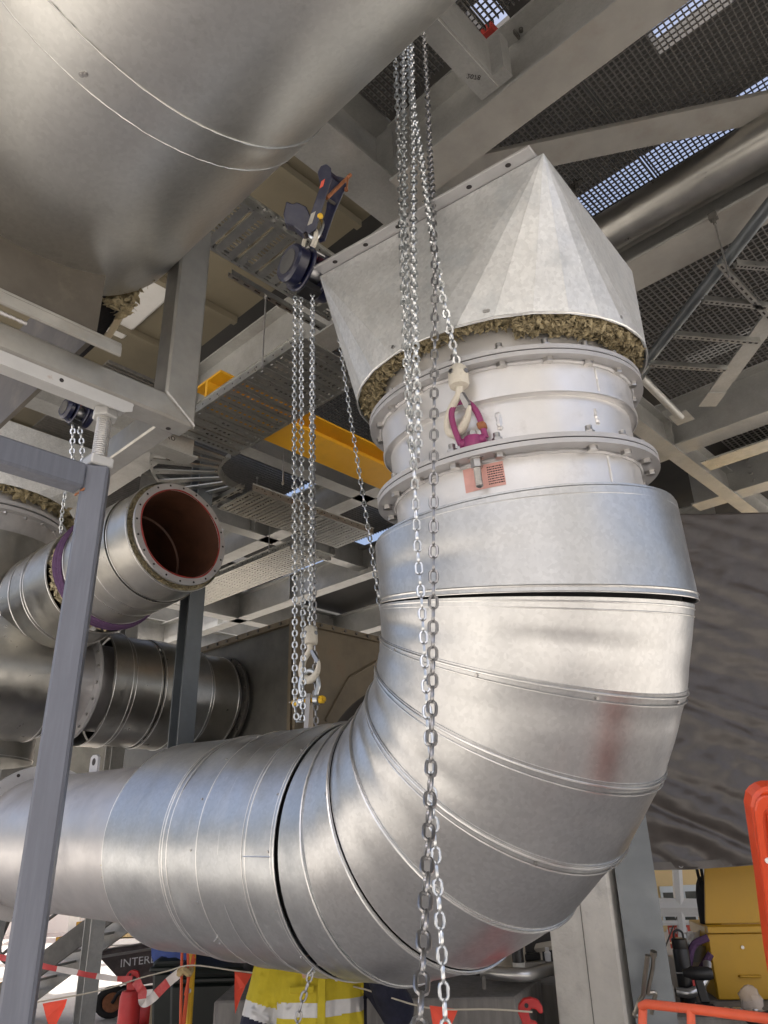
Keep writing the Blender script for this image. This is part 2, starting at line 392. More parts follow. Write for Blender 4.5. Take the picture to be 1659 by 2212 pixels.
# chain links -------------------------------------------------------
LINKS = {}
def link_mesh(p, w, d, m, n1=5, n2=6):
    key = (p, w, d, m)
    if key in LINKS: return LINKS[key]
    mb = MB(); pts = []
    L = p - (w-d*2) ; rr = (w-d)/2; L = max(p+d-w, .001)
    for k in range(n1+1):
        a = math.pi*k/n1; pts.append(V((math.cos(a)*rr, 0, L/2+math.sin(a)*rr)))
    for k in range(n1+1):
        a = math.pi+math.pi*k/n1; pts.append(V((math.cos(a)*rr, 0, -L/2+math.sin(a)*rr)))
    mb.tube(pts, d/2, n2, closed=True, up=(0,1,0))
    o = mb.build('link', m, None, smooth=True); me = o.data; bpy.data.objects.remove(o)
    LINKS[key] = me; return me
def chain(name, pts, label, p=.026, w=.024, d=.0065, m='chain_zinc', group=None, twist=0.05, parent=None, catg='chain', jit=.10):
    path = catmull(pts, 10)
    root = parent or thing(name, path[-1], label, catg, group)
    w *= 1.14; d *= 1.36; me = link_mesh(p, w, d, m)
    # resample at pitch p
    cum = [0]
    for i in range(1, len(path)): cum.append(cum[-1]+(path[i]-path[i-1]).length)
    n = int(cum[-1]/p); j = 0
    prev = path[0]; rnd = random.Random(len(label)*7+n)
    for i in range(n):
        s = (i+.5)*p
        while j < len(cum)-2 and cum[j+1] < s: j += 1
        seg = max(cum[j+1]-cum[j], 1e-9)
        c = path[j].lerp(path[j+1], (s-cum[j])/seg)
        t = (path[j+1]-path[j]).normalized()
        a = (math.pi/2 if i % 2 else 0) + twist + rnd.uniform(-jit, jit) + .15*math.sin(i*.13)
        _, sd, u = frame(t, V((0,1,0)))
        X = sd*math.cos(a)+u*math.sin(a); Y = t.cross(X)
        inst(me, 'link', root, mtx(c, X, Y, t))
    return root
# ================================================================== ground and big structure first
GZ = 0.2
def plane_ground():
    mb = MB(); n = 24; S = 300.0
    vs = []; fs = []
    xs = [-S, -60, -30, -15, -8, 0, 8, 15, 30, 60, S]
    for y in xs:
        for x in xs: vs.append((x, y, GZ))
    m = len(xs)
    for j in range(m-1):
        for i in range(m-1): fs.append((j*m+i, j*m+i+1, (j+1)*m+i+1, (j+1)*m+i))
    mb.add(vs, fs)
    return struct(mb.build('ground', 'concrete_ground'))
plane_ground()

# ================================================================== main elbow duct
N_AX = V((-.073, -.131, .989)).normalized()
C0 = V((.467, 2.376, 3.225))
D_H = V((-.7358, .6769, .0217)).normalized()
R_V, R_H, R_BARE, R_B, T0 = .515, .455, .378, .89, .284
d0 = -N_AX
e0 = (D_H - d0*D_H.dot(d0)).normalized()
ANG = math.acos(d0.dot(D_H))
S0 = C0 + d0*T0
O_E = S0 + e0*R_B
def bend(q):
    return O_E + (-e0*math.cos(q)+d0*math.sin(q))*R_B, (-e0*math.cos(q)+d0*math.sin(q)), d0.cross(e0)
def rad_at(q): return R_V + (R_H-R_V)*q/ANG
E_END = bend(ANG)[0]
def ringpts(q, r, n=72):
    c, o, b = bend(q)
    return [c + (o*math.cos(2*math.pi*k/n)+b*math.sin(2*math.pi*k/n))*r for k in range(n)]
def hring(s, r, n=72, tilt=0.0):
    c = E_END + D_H*s
    o = bend(ANG)[1]; b = d0.cross(e0)
    return [c + (o*math.cos(2*math.pi*k/n)+b*math.sin(2*math.pi*k/n))*r + D_H*tilt*math.cos(2*math.pi*k/n) for k in range(n)]
def vring(t, r, n=72, tilt=0.0):
    c = C0 + d0*t
    return [c + (-e0*math.cos(2*math.pi*k/n)+d0.cross(e0)*math.sin(2*math.pi*k/n))*r + d0*tilt*math.cos(2*math.pi*k/n) for k in range(n)]
def skin(mb, rings, closed=True):
    n = len(rings[0]); vs = [p for r in rings for p in r]; fs = []
    for i in range(len(rings)-1):
        for k in range(n): fs.append((i*n+k, i*n+(k+1) % n, (i+1)*n+(k+1) % n, (i+1)*n+k))
    return mb.add(vs, fs)
def bead(mb, ring, r=.006): return mb.tube(ring, r*.62, 6, closed=True)
def shell(name, rings, m, parent, th=.004, cen=None):
    # a sheet with thickness: outer rings, then inner rings back
    mb = MB(); inner = []
    for rg in rings:
        c = sum(rg, V((0,0,0)))/len(rg)
        inner.append([p+(c-p).normalized()*th for p in rg])
    skin(mb, rings + inner[::-1] + [rings[0]])
    return mb.build(name, m, parent, smooth=True)
def lerp_r(r0, r1, k, wob=0, seed=0):
    rnd = random.Random(seed); ph = [rnd.uniform(0, 6.28) for _ in range(4)]
    out = []
    if wob: k = k*3
    dents = [(rnd.random(), rnd.randrange(len(r0)), rnd.uniform(.06, .2), rnd.uniform(2, 6), rnd.uniform(.0015, .0045)) for _ in range(14)] if wob else []
    for i in range(k+1):
        t = i/k; n = len(r0); rg = []
        c = (sum(r0, V((0,0,0))).lerp(sum(r1, V((0,0,0))), t))/n
        for j in range(n):
            p = r0[j].lerp(r1[j], t)
            w = wob*math.sin(math.pi*t)*(math.sin(3*2*math.pi*j/n+ph[0])+.7*math.sin(7*2*math.pi*j/n+ph[1]+2*t)+.5*math.sin(11*2*math.pi*j/n+ph[2]))
            for (dt, dj, dw, djw, dd) in dents:
                g = ((t-dt)/dw)**2+(min(abs(j-dj), n-abs(j-dj))/djw)**2
                if g < 4: w -= dd*math.exp(-g)*math.sin(math.pi*t)
            rg.append(p+(p-c).normalized()*w)
        out.append(rg)
    return out
elbow = thing('clad_duct_elbow', bend(ANG/2)[0], 'large galvanised clad elbow duct hanging on chains, curving from vertical to horizontal in the centre', 'duct')
# straight top sleeve with rolled lip and a gap below it, wider on the outer side
sl = shell('cladding_sleeve', lerp_r(vring(.150, R_V-.012), vring(.160, R_V), 1) + lerp_r(vring(.16, R_V), vring(.409, R_V, tilt=.0715), 6, .0012, 3), 'cladding', elbow)
mb = MB(); bead(mb, vring(.394, R_V+.001, tilt=.069), .006); bead(mb, vring(.409, R_V, tilt=.0715), .004); mb.build('seam_bead', 'seam', sl, smooth=True)
mb = MB(); mb.ring(C0, d0, .426, R_V-.004, .150, .156, 72); mb.build('end_cap', 'cladding', sl, smooth=True)
mb = MB(); bead(mb, vring(.172, R_V-.001, tilt=.012), .0022); mb.build('tape_edge', 'seam', sl, smooth=True)
# gores
qs = [R(x) for x in (8.6, 19.5, 30.5, 42, 54, 67, 79, 88.7)]
for i in range(len(qs)-1):
    q0, q1 = qs[i], qs[i+1]
    r0, r1 = rad_at(q0)+.002, rad_at(q1)-.001
    g0 = ringpts(q0, r0+(.004 if i in (0,) else 0)); g1 = ringpts(q1, r1)
    if i == 4:
        g1 = ringpts(q1-R(.25), r1-.003)
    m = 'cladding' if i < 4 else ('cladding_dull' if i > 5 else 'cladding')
    g = shell('gore', lerp_r(g0, g1, 4, .0012, i), m, elbow)
    mb = MB(); bead(mb, ringpts(q0+R(.55), r0+.001), .0055)
    if i in (0, 1, 2, 3): bead(mb, ringpts(q0+R(1.5), r0+.0005), .0035)
    mb.build('seam_bead', 'seam', g, smooth=True)
    if i in (1, 3, 5):
        mb = MB()
        for k in range(5):
            c, o, b = bend(q0+R(1.1)); a = R(-150+k*38); p = c+(o*math.cos(a)+b*math.sin(a))*r0
            mb.hexa(p-(p-c).normalized()*.002, p-c, .005, .006, 8)
        stuff(mb.build('screw', 'bolt_zinc', g))
# insulation seen through the gaps, coloured black to stand in for their shade
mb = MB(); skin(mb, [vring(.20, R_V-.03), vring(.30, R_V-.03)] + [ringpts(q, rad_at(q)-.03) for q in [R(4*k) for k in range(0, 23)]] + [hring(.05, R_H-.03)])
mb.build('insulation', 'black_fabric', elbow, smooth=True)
# horizontal clad sections:  (start, end, radius start, radius end, material)
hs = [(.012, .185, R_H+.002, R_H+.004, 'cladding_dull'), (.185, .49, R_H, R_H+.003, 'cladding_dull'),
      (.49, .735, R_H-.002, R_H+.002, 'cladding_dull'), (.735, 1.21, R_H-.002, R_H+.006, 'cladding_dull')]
for i, (s0, s1, ra, rb, m) in enumerate(hs):
    g = shell('cladding_sleeve', lerp_r(hring(s0, ra), hring(s1, rb), 5, .0028, 20+i), m, elbow)
    mb = MB()
    if i == 0: bead(mb, hring(s0+.004, ra), .004); bead(mb, hring(s0+.02, ra), .003); bead(mb, hring(s1-.012, rb), .0045)
    if i == 1: bead(mb, hring(s0+.012, ra+.001), .003); bead(mb, hring(s1-.01, rb), .0035); bead(mb, hring(.34, ra+.001), .0015)
    if i == 2: bead(mb, hring(s1-.012, rb), .005); bead(mb, hring(s1-.045, rb), .0035)
    if i == 3: bead(mb, hring(s0+.012, ra), .0045); bead(mb, hring(s1-.004, rb), .003)
    mb.build('seam_bead', 'seam', g, smooth=True)
    if i in (0, 2, 3):
        mb = MB()
        for k in range(7):
            a = R(-168+k*24)
            c = E_END+D_H*(s0+.03 if i != 3 else s1-.02); o = bend(ANG)[1]; b = d0.cross(e0)
            p = c+(o*math.cos(a)+b*math.sin(a))*ra; mb.hexa(p-(p-c).normalized()*.002, p-c, .0045, .006, 8)
        stuff(mb.build('screw', 'bolt_zinc', g))
# lapped joint of one sleeve: raised edge running along the pipe
mb = MB()
a = R(-94); o = bend(ANG)[1]; b = d0.cross(e0); u_ = o*math.cos(a)+b*math.sin(a)
mb.tube([E_END+D_H*.03+u_*(R_H+.004), E_END+D_H*.18+u_*(R_H+.005)], .0022, 6)
mb.build('lap_edge', 'seam', elbow, smooth=True)
# loose insulation strands at the cladding end
mb = MB(); rnd = random.Random(4)
for k in range(70):
    a = rnd.uniform(0, 6.28); o = bend(ANG)[1]; b = d0.cross(e0); u_ = o*math.cos(a)+b*math.sin(a)
    p = E_END+D_H*1.21+u_*(R_H-.01); L = rnd.uniform(.01, .035)
    mb.tube([p, p+D_H*L*.6+V((rnd.uniform(-1,1), rnd.uniform(-1,1), rnd.uniform(-1,1)))*L*.5, p+D_H*L+V((rnd.uniform(-1,1), rnd.uniform(-1,1), rnd.uniform(-1.5,.5)))*L*.7], .0016, 4)
mb.ring(E_END+D_H*1.17, D_H, R_BARE, R_H-.012, 0, .02, 48)
stuff(mb.build('insulation', 'rockwool_pale', elbow))
# wire offcuts hanging below
mb = MB()
for (x, y, x2, y2) in ((690,2092,668,2108),(470,2020,462,2034),(712,2098,738,2085)):
    mb.tube([dep(x, y, 2.62), dep((x+x2)/2+2, (y+y2)/2, 2.6), dep(x2, y2, 2.6)], .0022, 5)
mb.build('tie_wire', 'seam', elbow)
# bare horizontal pipe with end flange
pipe = MB(); skin(pipe, lerp_r(hring(1.0, R_BARE), hring(2.95, R_BARE), 6))
pb = pipe.build('pipe', 'bare_pipe', elbow, smooth=True)
mb = MB(); mb.ring(E_END+D_H*2.93, D_H, R_BARE-.01, R_BARE+.075, 0, .018, 72)
fl = mb.build('flange', 'flange_paint', elbow, smooth=True)
mb = MB()
for k in range(20):
    a = 2*math.pi*k/20; o = bend(ANG)[1]; b = d0.cross(e0); u_ = o*math.cos(a)+b*math.sin(a)
    mb.hexa(E_END+D_H*2.9285+u_*(R_BARE+.05), D_H, .011, .003, 12)
stuff(mb.build('bolt_hole', 'print_dark', fl))
def lug(parent, base, along, w0, w1, h, th, m, hole=True):
    nrm = along.cross(UP).normalized()
    mb = MB(); pr = [base-along*w0/2-UP*.04, base+along*w0/2-UP*.04, base+along*w1/2+UP*h*.86, base+along*w1/4+UP*h, base-along*w1/4+UP*h, base-along*w1/2+UP*h*.86]
    mb.prism([p-nrm*th/2 for p in pr], nrm*th)
    o = mb.build('lifting_lug', m, parent)
    if hole:
        mb = MB(); mb.hexa(base+UP*h*.6-nrm*(th/2+.001), nrm, w1*.24, th+.002, 16); mb.build('lug_hole', 'print_dark', o)
    return o
lug(elbow, E_END+D_H*2.3+UP*R_BARE, D_H, .10, .09, .10, .016, 'flange_paint')
LUG = E_END + D_H*.36 + UP*R_H
LUG_AL = (D_H*.6+BD*.8).normalized()
lug(elbow, LUG, LUG_AL, .125, .055, .155, .02, 'flange_paint', hole=False)
# vertical bare stub between cladding and lower flange
mb = MB(); skin(mb, [vring(.24, .425), vring(-.001, .425)]); stub = mb.build('pipe', 'bright_pipe', elbow, smooth=True)
AXS, AXU = e0.copy(), d0.cross(e0)
def fdir(a): return e0*math.cos(a)+AXU*math.sin(a)
BOLT = None
def bolt_mesh():
    global BOLT
    mb = MB(); mb.hexa((0,0,-.030), (0,0,1), .0165, .013); mb.hexa((0,0,-.028), (0,0,1), .0098, .07, 12)
    mb.hexa((0,0,-.0175), (0,0,1), .019, .003, 16)
    mb.hexa((0,0,.0165), (0,0,1), .0165, .016)                      # nut above
    mb.hexa((0,0,.032), (0,0,1), .0098, .018, 12)
    for k in range(4): mb.hexa((0,0,.035+k*.004), (0,0,1), .0108, .002, 12)
    o = mb.build('bolt', 'bolt_zinc'); BOLT = o.data; bpy.data.objects.remove(o)
bolt_mesh()
def flange_pair(parent_lo, parent_hi, h, R_o=.49, Ri=.42, nb=20, ph=0, skip=()):
    mb = MB(); mb.ring(C0+N_AX*h, N_AX, Ri, R_o, -.0165, -.002, 96); fl1 = mb.build('flange', 'flange_paint', parent_lo, smooth=True, auto=R(30))
    mb = MB(); mb.ring(C0+N_AX*h, N_AX, Ri, R_o-.004, -.002, .002, 96); mb.build('gasket', 'gasket_black', parent_lo, smooth=True)
    mb = MB(); mb.ring(C0+N_AX*h, N_AX, Ri, R_o, .002, .0165, 96); fl2 = mb.build('flange', 'flange_paint', parent_hi, smooth=True, auto=R(30))
    for k in range(nb):
        if k in skip: continue
        a = ph+2*math.pi*k/nb; p = C0+N_AX*h+fdir(a)*(R_o-.034)
        rd = random.uniform(0, 6); X = fdir(rd); Y = N_AX.cross(X)
        inst(BOLT, 'bolt', parent_lo, mtx(p, X, Y, N_AX))
    return fl1, fl2
def weld(parent, h, r, m='flange_paint', th=.007):
    mb = MB(); n = 160; rg = []
    for k in range(n):
        a = 2*math.pi*k/n; rg.append(C0+N_AX*(h+random.uniform(-.0012, .0012))+fdir(a)*(r+random.uniform(0, .0015)))
    mb.tube(rg, th, 6, closed=True); return mb.build('weld_bead', m, parent, smooth=True)
spool = thing('flanged_spool', C0+N_AX*.145, 'pale steel spool ring bolted between two round flanges above the elbow duct', 'pipe spool')
H2 = .29
flange_pair(elbow, spool, 0.0, ph=R(9), skip=(12,))
weld(elbow, -.020, .426); 
mb = MB(); mb.lathe(C0, N_AX, [(.425, .0165), (.425, .165), (.447, .168), (.447, H2-.0165)], 96); mb.build('barrel', 'bright_pipe', spool, smooth=True, auto=R(25))
mb = MB(); mb.lathe(C0, N_AX, [(.4475, .165), (.452, .167), (.452, .176), (.4475, .178)], 96); mb.build('collar_lip', 'bright_pipe', spool, smooth=True)
weld(spool, H2-.022, .449); weld(spool, .021, .426)
# short weld scars and bead seams on the barrels
def vseam(parent, ang, h0, h1, r, w=.005, m='bright_pipe'):
    mb = MB(); pts = [C0+N_AX*(h0+(h1-h0)*k/10)+fdir(ang)*(r+.001)+fdir(ang+1.57)*random.uniform(-.0012, .0012) for k in range(11)]
    mb.tube(pts, [w*random.uniform(.7, 1.1) for _ in pts], 6); return mb.build('weld_seam', m, parent, smooth=True)
def ang_of(px, py, h, r):
    rr = ray(px, py); t = ((C0+N_AX*h-CAM).dot(N_AX))/rr.dot(N_AX)
    best = None
    for k in range(720):
        a = k*math.pi/360; p = C0+N_AX*h+fdir(a)*r; v = p-CAM; dd = v.dot(_fw)
        x = W_PX/2+F_PX*v.dot(_rt)/dd
        if (p-CAM).dot(fdir(a)) < 0 and (best is None or abs(x-px) < best[0]): best = (abs(x-px), a)
    return best[1]
vseam(elbow, ang_of(1318, 1010, -.08, .425), -.15, -.03, .425)
vseam(spool, ang_of(1290, 800, .22, .447), .178, .262, .447)
vseam(spool, ang_of(1075, 860, .12, .425), .07, .125, .425, .010)
vseam(spool, ang_of(1285, 850, .12, .425), .075, .125, .425, .007)
# pink paper label on the stub (text lines, no code)
a0 = ang_of(1005, 1030, -.09, .426); a1 = ang_of(1092, 1010, -.09, .426)
if a1 < a0-math.pi: a1 += 2*math.pi
mb = MB(); vs = []; fs = []
for k in range(9):
    a = a0+(a1-a0)*k/8
    vs += [C0+N_AX*(-.030)+fdir(a)*.4266, C0+N_AX*(-.105)+fdir(a)*.4266]
for k in range(8): fs.append((2*k, 2*k+1, 2*k+3, 2*k+2))
mb.add(vs, fs); lab = mb.build('paper_label', 'label_pink', elbow, smooth=True)
mb = MB()
rnd = random.Random(9)
for ln in range(8):
    h = -.040-ln*.0075; x = .60
    while x < .97:
        w = rnd.uniform(.02, .06)
        pa = a0+(a1-a0)*x; pb_ = a0+(a1-a0)*min(x+w, .98)
        mb.add([C0+N_AX*h+fdir(pa)*.4272, C0+N_AX*h+fdir(pb_)*.4272, C0+N_AX*(h-.0035)+fdir(pb_)*.4272, C0+N_AX*(h-.0035)+fdir(pa)*.4272], [(0,1,2,3)])
        x += w+.012
stuff(mb.build('print', 'print_dark', lab))

# ------------------------------------------------------------------ square to round transition hood
hood = thing('transition_hood', C0+N_AX*.65, 'pale galvanised square to round hood with folded facets above the flanged spool', 'duct hood')
flange_pair(spool, hood, H2, ph=R(3))
mb = MB(); mb.lathe(C0, N_AX, [(.425, H2+.0165), (.425, .70)], 96); mb.build('pipe', 'bright_pipe', hood, smooth=True)
weld(hood, H2+.02, .426)
E1 = V((-.81, .587, .018)); E1 = (E1-N_AX*E1.dot(N_AX)).normalized(); E2 = N_AX.cross(E1).normalized()
if E2.y > 0: E2 = -E2                      # E2 points to the viewer side
HT, HB, HR = .89, .388, .525
CT = C0+N_AX*HT; CB = C0+N_AX*HB
corner = [CT+E1*.457+E2*.425, CT-E1*.457+E2*.425, CT-E1*.457-E2*.425, CT+E1*.457-E2*.425]
def cang(k): return k
rimp = lambda a, r=HR, h=0: CB+N_AX*h+(E1*math.cos(a)+E2*math.sin(a))*r
facet_angles = {0: (0, math.pi/2), 1: (math.pi/2, math.pi), 2: (math.pi, 1.5*math.pi), 3: (1.5*math.pi, 2*math.pi)}
def sheet(name, poly, m, parent, th=.0025, cen=None):
    n = (poly[1]-poly[0]).cross(poly[2]-poly[0]).normalized()
    mb = MB(); mb.prism([p-n*th/2 for p in poly], n*th); return mb.build(name, m, parent)
for ci in range(4):
    a, b = facet_angles[ci]; nf = 7
    for k in range(nf):
        q0, q1 = a+(b-a)*k/nf, a+(b-a)*(k+1)/nf
        qm = (q0+q1)/2
        jut = random.uniform(-.003, .003)
        sheet('facet', [corner[ci], rimp(q0, HR, jut*0), rimp(q1)], 'hood_sheet', hood, .0022)
for (c1, c2, a) in ((0, 1, math.pi/2), (1, 2, math.pi), (2, 3, 1.5*math.pi), (3, 0, 0)):
    sheet('flat_panel', [corner[c1], corner[c2], rimp(a)], 'hood_sheet', hood, .0022)
# rim trim, torn lip
mb = MB(); rg = [rimp(2*math.pi*k/90, HR+.001, .004+random.uniform(-.002, .002)) for k in range(90)]; mb.tube(rg, .0028, 5, closed=True)
rg = [rimp(2*math.pi*k/90, HR-.004, .045+random.uniform(-.003, .003)) for k in range(90)]
mb.build('rim_edge', 'seam', hood, smooth=True)
# top flange plate along the viewer side with bolt holes
pl = MB(); o_ = E2
c_ = CT+E2*.445+N_AX*.008
pl.box(c_-E1*(-.005), (.88, .065, .010), (E1, E2, N_AX)); fp = pl.build('top_flange', 'flange_paint', hood, bevel=.002)
mb = MB()
for k in range(6):
    mb.hexa(c_+E1*(.36-k*.142)+E2*.008-N_AX*.0055, -N_AX, .0095, .001, 14)
stuff(mb.build('bolt_hole', 'print_dark', fp))
mb = MB()
for (x, y) in ((1048,664),(1340,660),(850,852),(1054,402),(718,576),(1230,640)):
    a = ang_of(x, y, HB+.03, HR); p = CB+N_AX*.03+fdir(a)*(HR-.002); mb.hexa(p, fdir(a), .006, .006, 10)
stuff(mb.build('screw', 'bolt_zinc', hood))
# rock wool lumps hanging under the rim
def wool(name, parent, cen, ax, r0, r1, h0, h1, n, m, seed=1, sx=.035, arcs=None):
    rnd = random.Random(seed); mb = MB()
    d, sd, u = frame(ax, V((0,1,0)) if abs(V(ax).normalized().z) > .9 else UP)
    for i in range(n):
        a = rnd.uniform(0, 6.283) if arcs is None else rnd.uniform(*arcs)
        r = rnd.uniform(r0, r1); h = rnd.uniform(h0, h1)
        c = V(cen)+d*h+(sd*math.cos(a)+u*math.sin(a))*r
        s = rnd.uniform(.5, 1.3)*sx
        q = Quaternion(V((rnd.uniform(-1,1), rnd.uniform(-1,1), rnd.uniform(-1,1))).normalized(), rnd.uniform(0, 3))
        vs = []
        for (x, y, z) in ((1,0,0),(-1,0,0),(0,1,0),(0,-1,0),(0,0,1),(0,0,-1),(.6,.6,.4),(-.6,.6,.4),(-.6,-.6,.4),(.6,-.6,.4),(.6,.6,-.4),(-.6,.6,-.4),(-.6,-.6,-.4),(.6,-.6,-.4)):
            p = V((x*2.0, y*.8, z*.32))*s*rnd.uniform(.7, 1.25); p.rotate(q); vs.append(c+p)
        fs = [(0,6,13),(0,13,10),(0,9,6),(0,10,13)][:0]
        bm = bmesh.new(); bv = [bm.verts.new(v) for v in vs]
        r_ = bmesh.ops.convex_hull(bm, input=bv)
        idx = {v: k for k, v in enumerate(bv)}
        mb.add(vs, [[idx[v] for v in f.verts] for f in bm.faces]); bm.free()
    for i in range(n//4):
        a = rnd.uniform(0, 6.283) if arcs is None else rnd.uniform(*arcs)
        c = V(cen)+d*rnd.uniform(h0, h1)+(sd*math.cos(a)+u*math.sin(a))*rnd.uniform(r0, r1)
        v1 = V((rnd.uniform(-1,1), rnd.uniform(-1,1), rnd.uniform(-1,.6)))*sx*1.6; v2 = V((rnd.uniform(-1,1), rnd.uniform(-1,1), rnd.uniform(-1,.3)))*sx*1.2
        mb.tube([c, c+v1, c+v1+v2], sx*.045, 3)
    return stuff(mb.build(name, m, parent, smooth=True, auto=R(60)))
mb = MB(); mb.lathe(C0, N_AX, [(.43, .415), (.47, .402), (HR-.006, .408), (HR-.03, .5), (.43, .5)], 90); mb.build('insulation_core', 'rockwool', hood, smooth=True)
wool('insulation', hood, C0, N_AX, .435, .508, .394, .410, 1500, 'rockwool', 3, .009)
# a few torn tufts sagging on the right side
rnd = random.Random(11); 
mbs = []
aR = ang_of(1330, 740, .36, .49)
d, sd, u = frame(N_AX, V((0,1,0)))
def fa(a):   # angle in wool() frame for a fdir angle
    v = fdir(a); return math.atan2(v.dot(u), v.dot(sd))
wool('insulation_tuft', hood, C0, N_AX, .44, .512, .362, .40, 1200, 'rockwool', 8, .0085, (fa(aR)-.35, fa(aR)+.75))
wool('insulation_tuft', hood, C0, N_AX, .46, .51, .375, .40, 260, 'rockwool', 9, .009, (fa(aR)-2.9, fa(aR)-2.3))
# ================================================================== steelwork overhead
def isec(w, h, tf, tw):
    return [(-w/2,0),(w/2,0),(w/2,tf),(tw/2,tf),(tw/2,h-tf),(w/2,h-tf),(w/2,h),(-w/2,h),(-w/2,h-tf),(-tw/2,h-tf),(-tw/2,tf),(-w/2,tf)]
def csec(w, h, t):
    return [(0,0),(w,0),(w,t),(t,t),(t,h-t),(w,h-t),(w,h),(0,h)]
def beam(name, p0, p1, w, h, label, m='beam_galv', tf=.018, tw=.012, stiff=(), sides=(-1, 1), bolts=None, prof=None, cat='beam', group=None):
    root = thing(name, (V(p0)+V(p1))/2, label, cat, group)
    mb = MB(); mb.sweep(prof or isec(w, h, tf, tw), p0, p1); mb.build('section', m, root)
    d, sd, u = frame(V(p1)-V(p0))
    for t in stiff:
        for s_ in sides:
            mb = MB(); c = V(p0)+d*t+u*h/2+sd*s_*(w/4+tw/4)
            mb.box(c, (.012, w/2-tw/2-.004, h-2*tf-.002), (d, sd, u)); mb.build('stiffener', m, root)
    if bolts:
        for (t, off, hh, s_) in bolts:
            mb = MB(); mb.hexa(V(p0)+d*t+u*hh+sd*s_*(tw/2), sd*s_, .02, .018); mb.build('bolt', 'bolt_zinc', root)
    return root
Z1 = 5.7
M1 = beam('floor_beam', G(-4, 2.545, Z1), G(2.16, 2.545, Z1), .25, .48, 'wide floor beam with brown underside running diagonally across the top right', stiff=(3.3, 4.0, 4.6), m='beam_galv')
mb = MB(); mb.gbox(-4, 2.155, 2.422, 2.668, Z1-.003, Z1-.0006); mb.build('bottom_flange', 'beam_flange', M1)
HBM = beam('hoist_beam', G(2.335, -.6, Z1+.1), G(2.335, 4.0, Z1+.1), .30, .5, 'support beam that carries the blue chain hoist beside the big overhead duct', stiff=(1.2, 2.2, 3.1), tf=.02)
S1 = beam('stub_beam', G(1.345, .3, Z1+.02), G(1.345, 2.40, Z1+.02), .1, .30, 'short channel stub beam with black marker number near the hanging chains', prof=csec(-.11, .30, .012))
text_mesh('2078', .038, 'marker_number', 'print_dark', S1, G(1.40, 2.26, Z1+.0185), -AD*.6+BD*.8, (AD*.8+BD*.6), .0003)
mb = MB(); mb.gbox(1.26, 1.45, 2.33, 2.41, Z1+.03, Z1+.31); mb.build('end_plate', 'beam_galv', S1)
for (bb, aa) in ((2.2, 1.0), (2.2, 1.6)):
    pass
M2 = beam('floor_beam', G(-4, 4.25, Z1), G(3.6, 4.25, Z1), .32, .56, 'deep floor beam with bluish sheen right of the transition hood', stiff=(1.2, 7.2), sides=(1,), m='beam_galv')
mb = MB(); mb.gbox(-4, 3.6, 4.092, 4.408, Z1-.003, Z1-.0006); mb.build('bottom_flange', 'beam_flange', M2)
MC = beam('floor_beam', G(2.6, 3.30, Z1+.12), G(12, 3.30, Z1+.12), .24, .62, 'floor beam with pale violet web above the left cable tray', stiff=(3, 5, 7))
M3 = beam('floor_beam', G(-4, 7.0, Z1), G(3.2, 7.0, Z1), .26, .52, 'far floor beam with bolted splice on the right above the tarpaulin', stiff=(3.4,), bolts=[(6.75, 0, .12+.09*k, -1) for k in range(4)]+[(5.0, 0, .12+.09*k, -1) for k in range(4)])
B1 = beam('cross_beam', G(2.47, 4.5, Z1-.02), G(2.47, 11, Z1-.02), .16, .34, 'sloping looking cross beam behind the spool flange on the right', stiff=(2.4,))
M4 = beam('floor_beam', G(-4, 8.6, Z1), G(2.9, 8.6, Z1), .26, .5, 'second far floor beam close above the tarpaulin top', bolts=[(6.2, 0, .12+.09*k, -1) for k in range(4)])
M5 = beam('floor_beam', G(3, 7.37, Z1-.02), G(13, 7.37, Z1-.02), .22, .45, 'sunlit edged floor beam behind the left hoist chains', stiff=(2, 4, 6, 8), bolts=[(8.1, 0, .1+.06*k, -1) for k in range(6)])
M6 = beam('floor_beam', G(3, 5.6, Z1+.1), G(13, 5.6, Z1+.1), .22, .42, 'brown tinted floor beam above the yellow crane beam', stiff=(2, 4, 6, 8))
M7 = beam('floor_beam', G(3, 9.6, Z1-.02), G(13, 9.6, Z1-.02), .24, .45, 'farthest floor beam with a bright lower flange behind the elbow duct', stiff=(2, 4, 6, 8))
X1 = beam('cross_beam', G(5.6, 3.7, Z1+.1), G(5.6, 11, Z1+.1), .18, .36, 'cross beam between the yellow crane beam and the open duct mouth', stiff=(2, 4))
X2 = beam('cross_beam', G(7.4, 3.7, Z1+.1), G(7.4, 11, Z1+.1), .18, .36, 'distant cross beam above the grey fan casing', stiff=(1.6, 3, 5))
X3 = beam('cross_beam', G(3.9, 3.7, Z1+.12), G(3.9, 9, Z1+.12), .18, .34, 'cross beam hidden partly by the hood and spool', stiff=(1.5,))
XL = beam('cross_beam', G(5.1, -.2, 5.15), G(5.1, 3.0, 5.15), .18, .26, 'short cross beam with marker writing seen past the mitred support frame', stiff=(1.0,))
text_mesh('Co\nRo', .09, 'marker_number', 'print_dark', XL, G(5.1-.0925-.001, 2.72, 5.30), BD, UP, .0004)
# yellow crane beam
YB = beam('crane_beam', G(4.66, gb(atz(415, 883, 5.5)), 5.5), G(4.66, 8.0, 5.5), .40, .20, 'long yellow painted crane runway beam behind the left chains', m='beam_yellow', tf=.02, tw=.03)
for k in range(2):
    mb = MB(); mb.hexa(G(4.64-.012, 4.35+.2*k, 5.60), -AD, .028, .03); mb.build('bolt', 'bolt_zinc', YB)
YS_ = None if True else beam('crane_beam_end', G(4.3, 2.0, 5.52), G(4.3, 2.5, 5.52), .05, .28, 'small yellow end bracket above the cable tray', prof=csec(.14, .26, .015), m='beam_yellow')
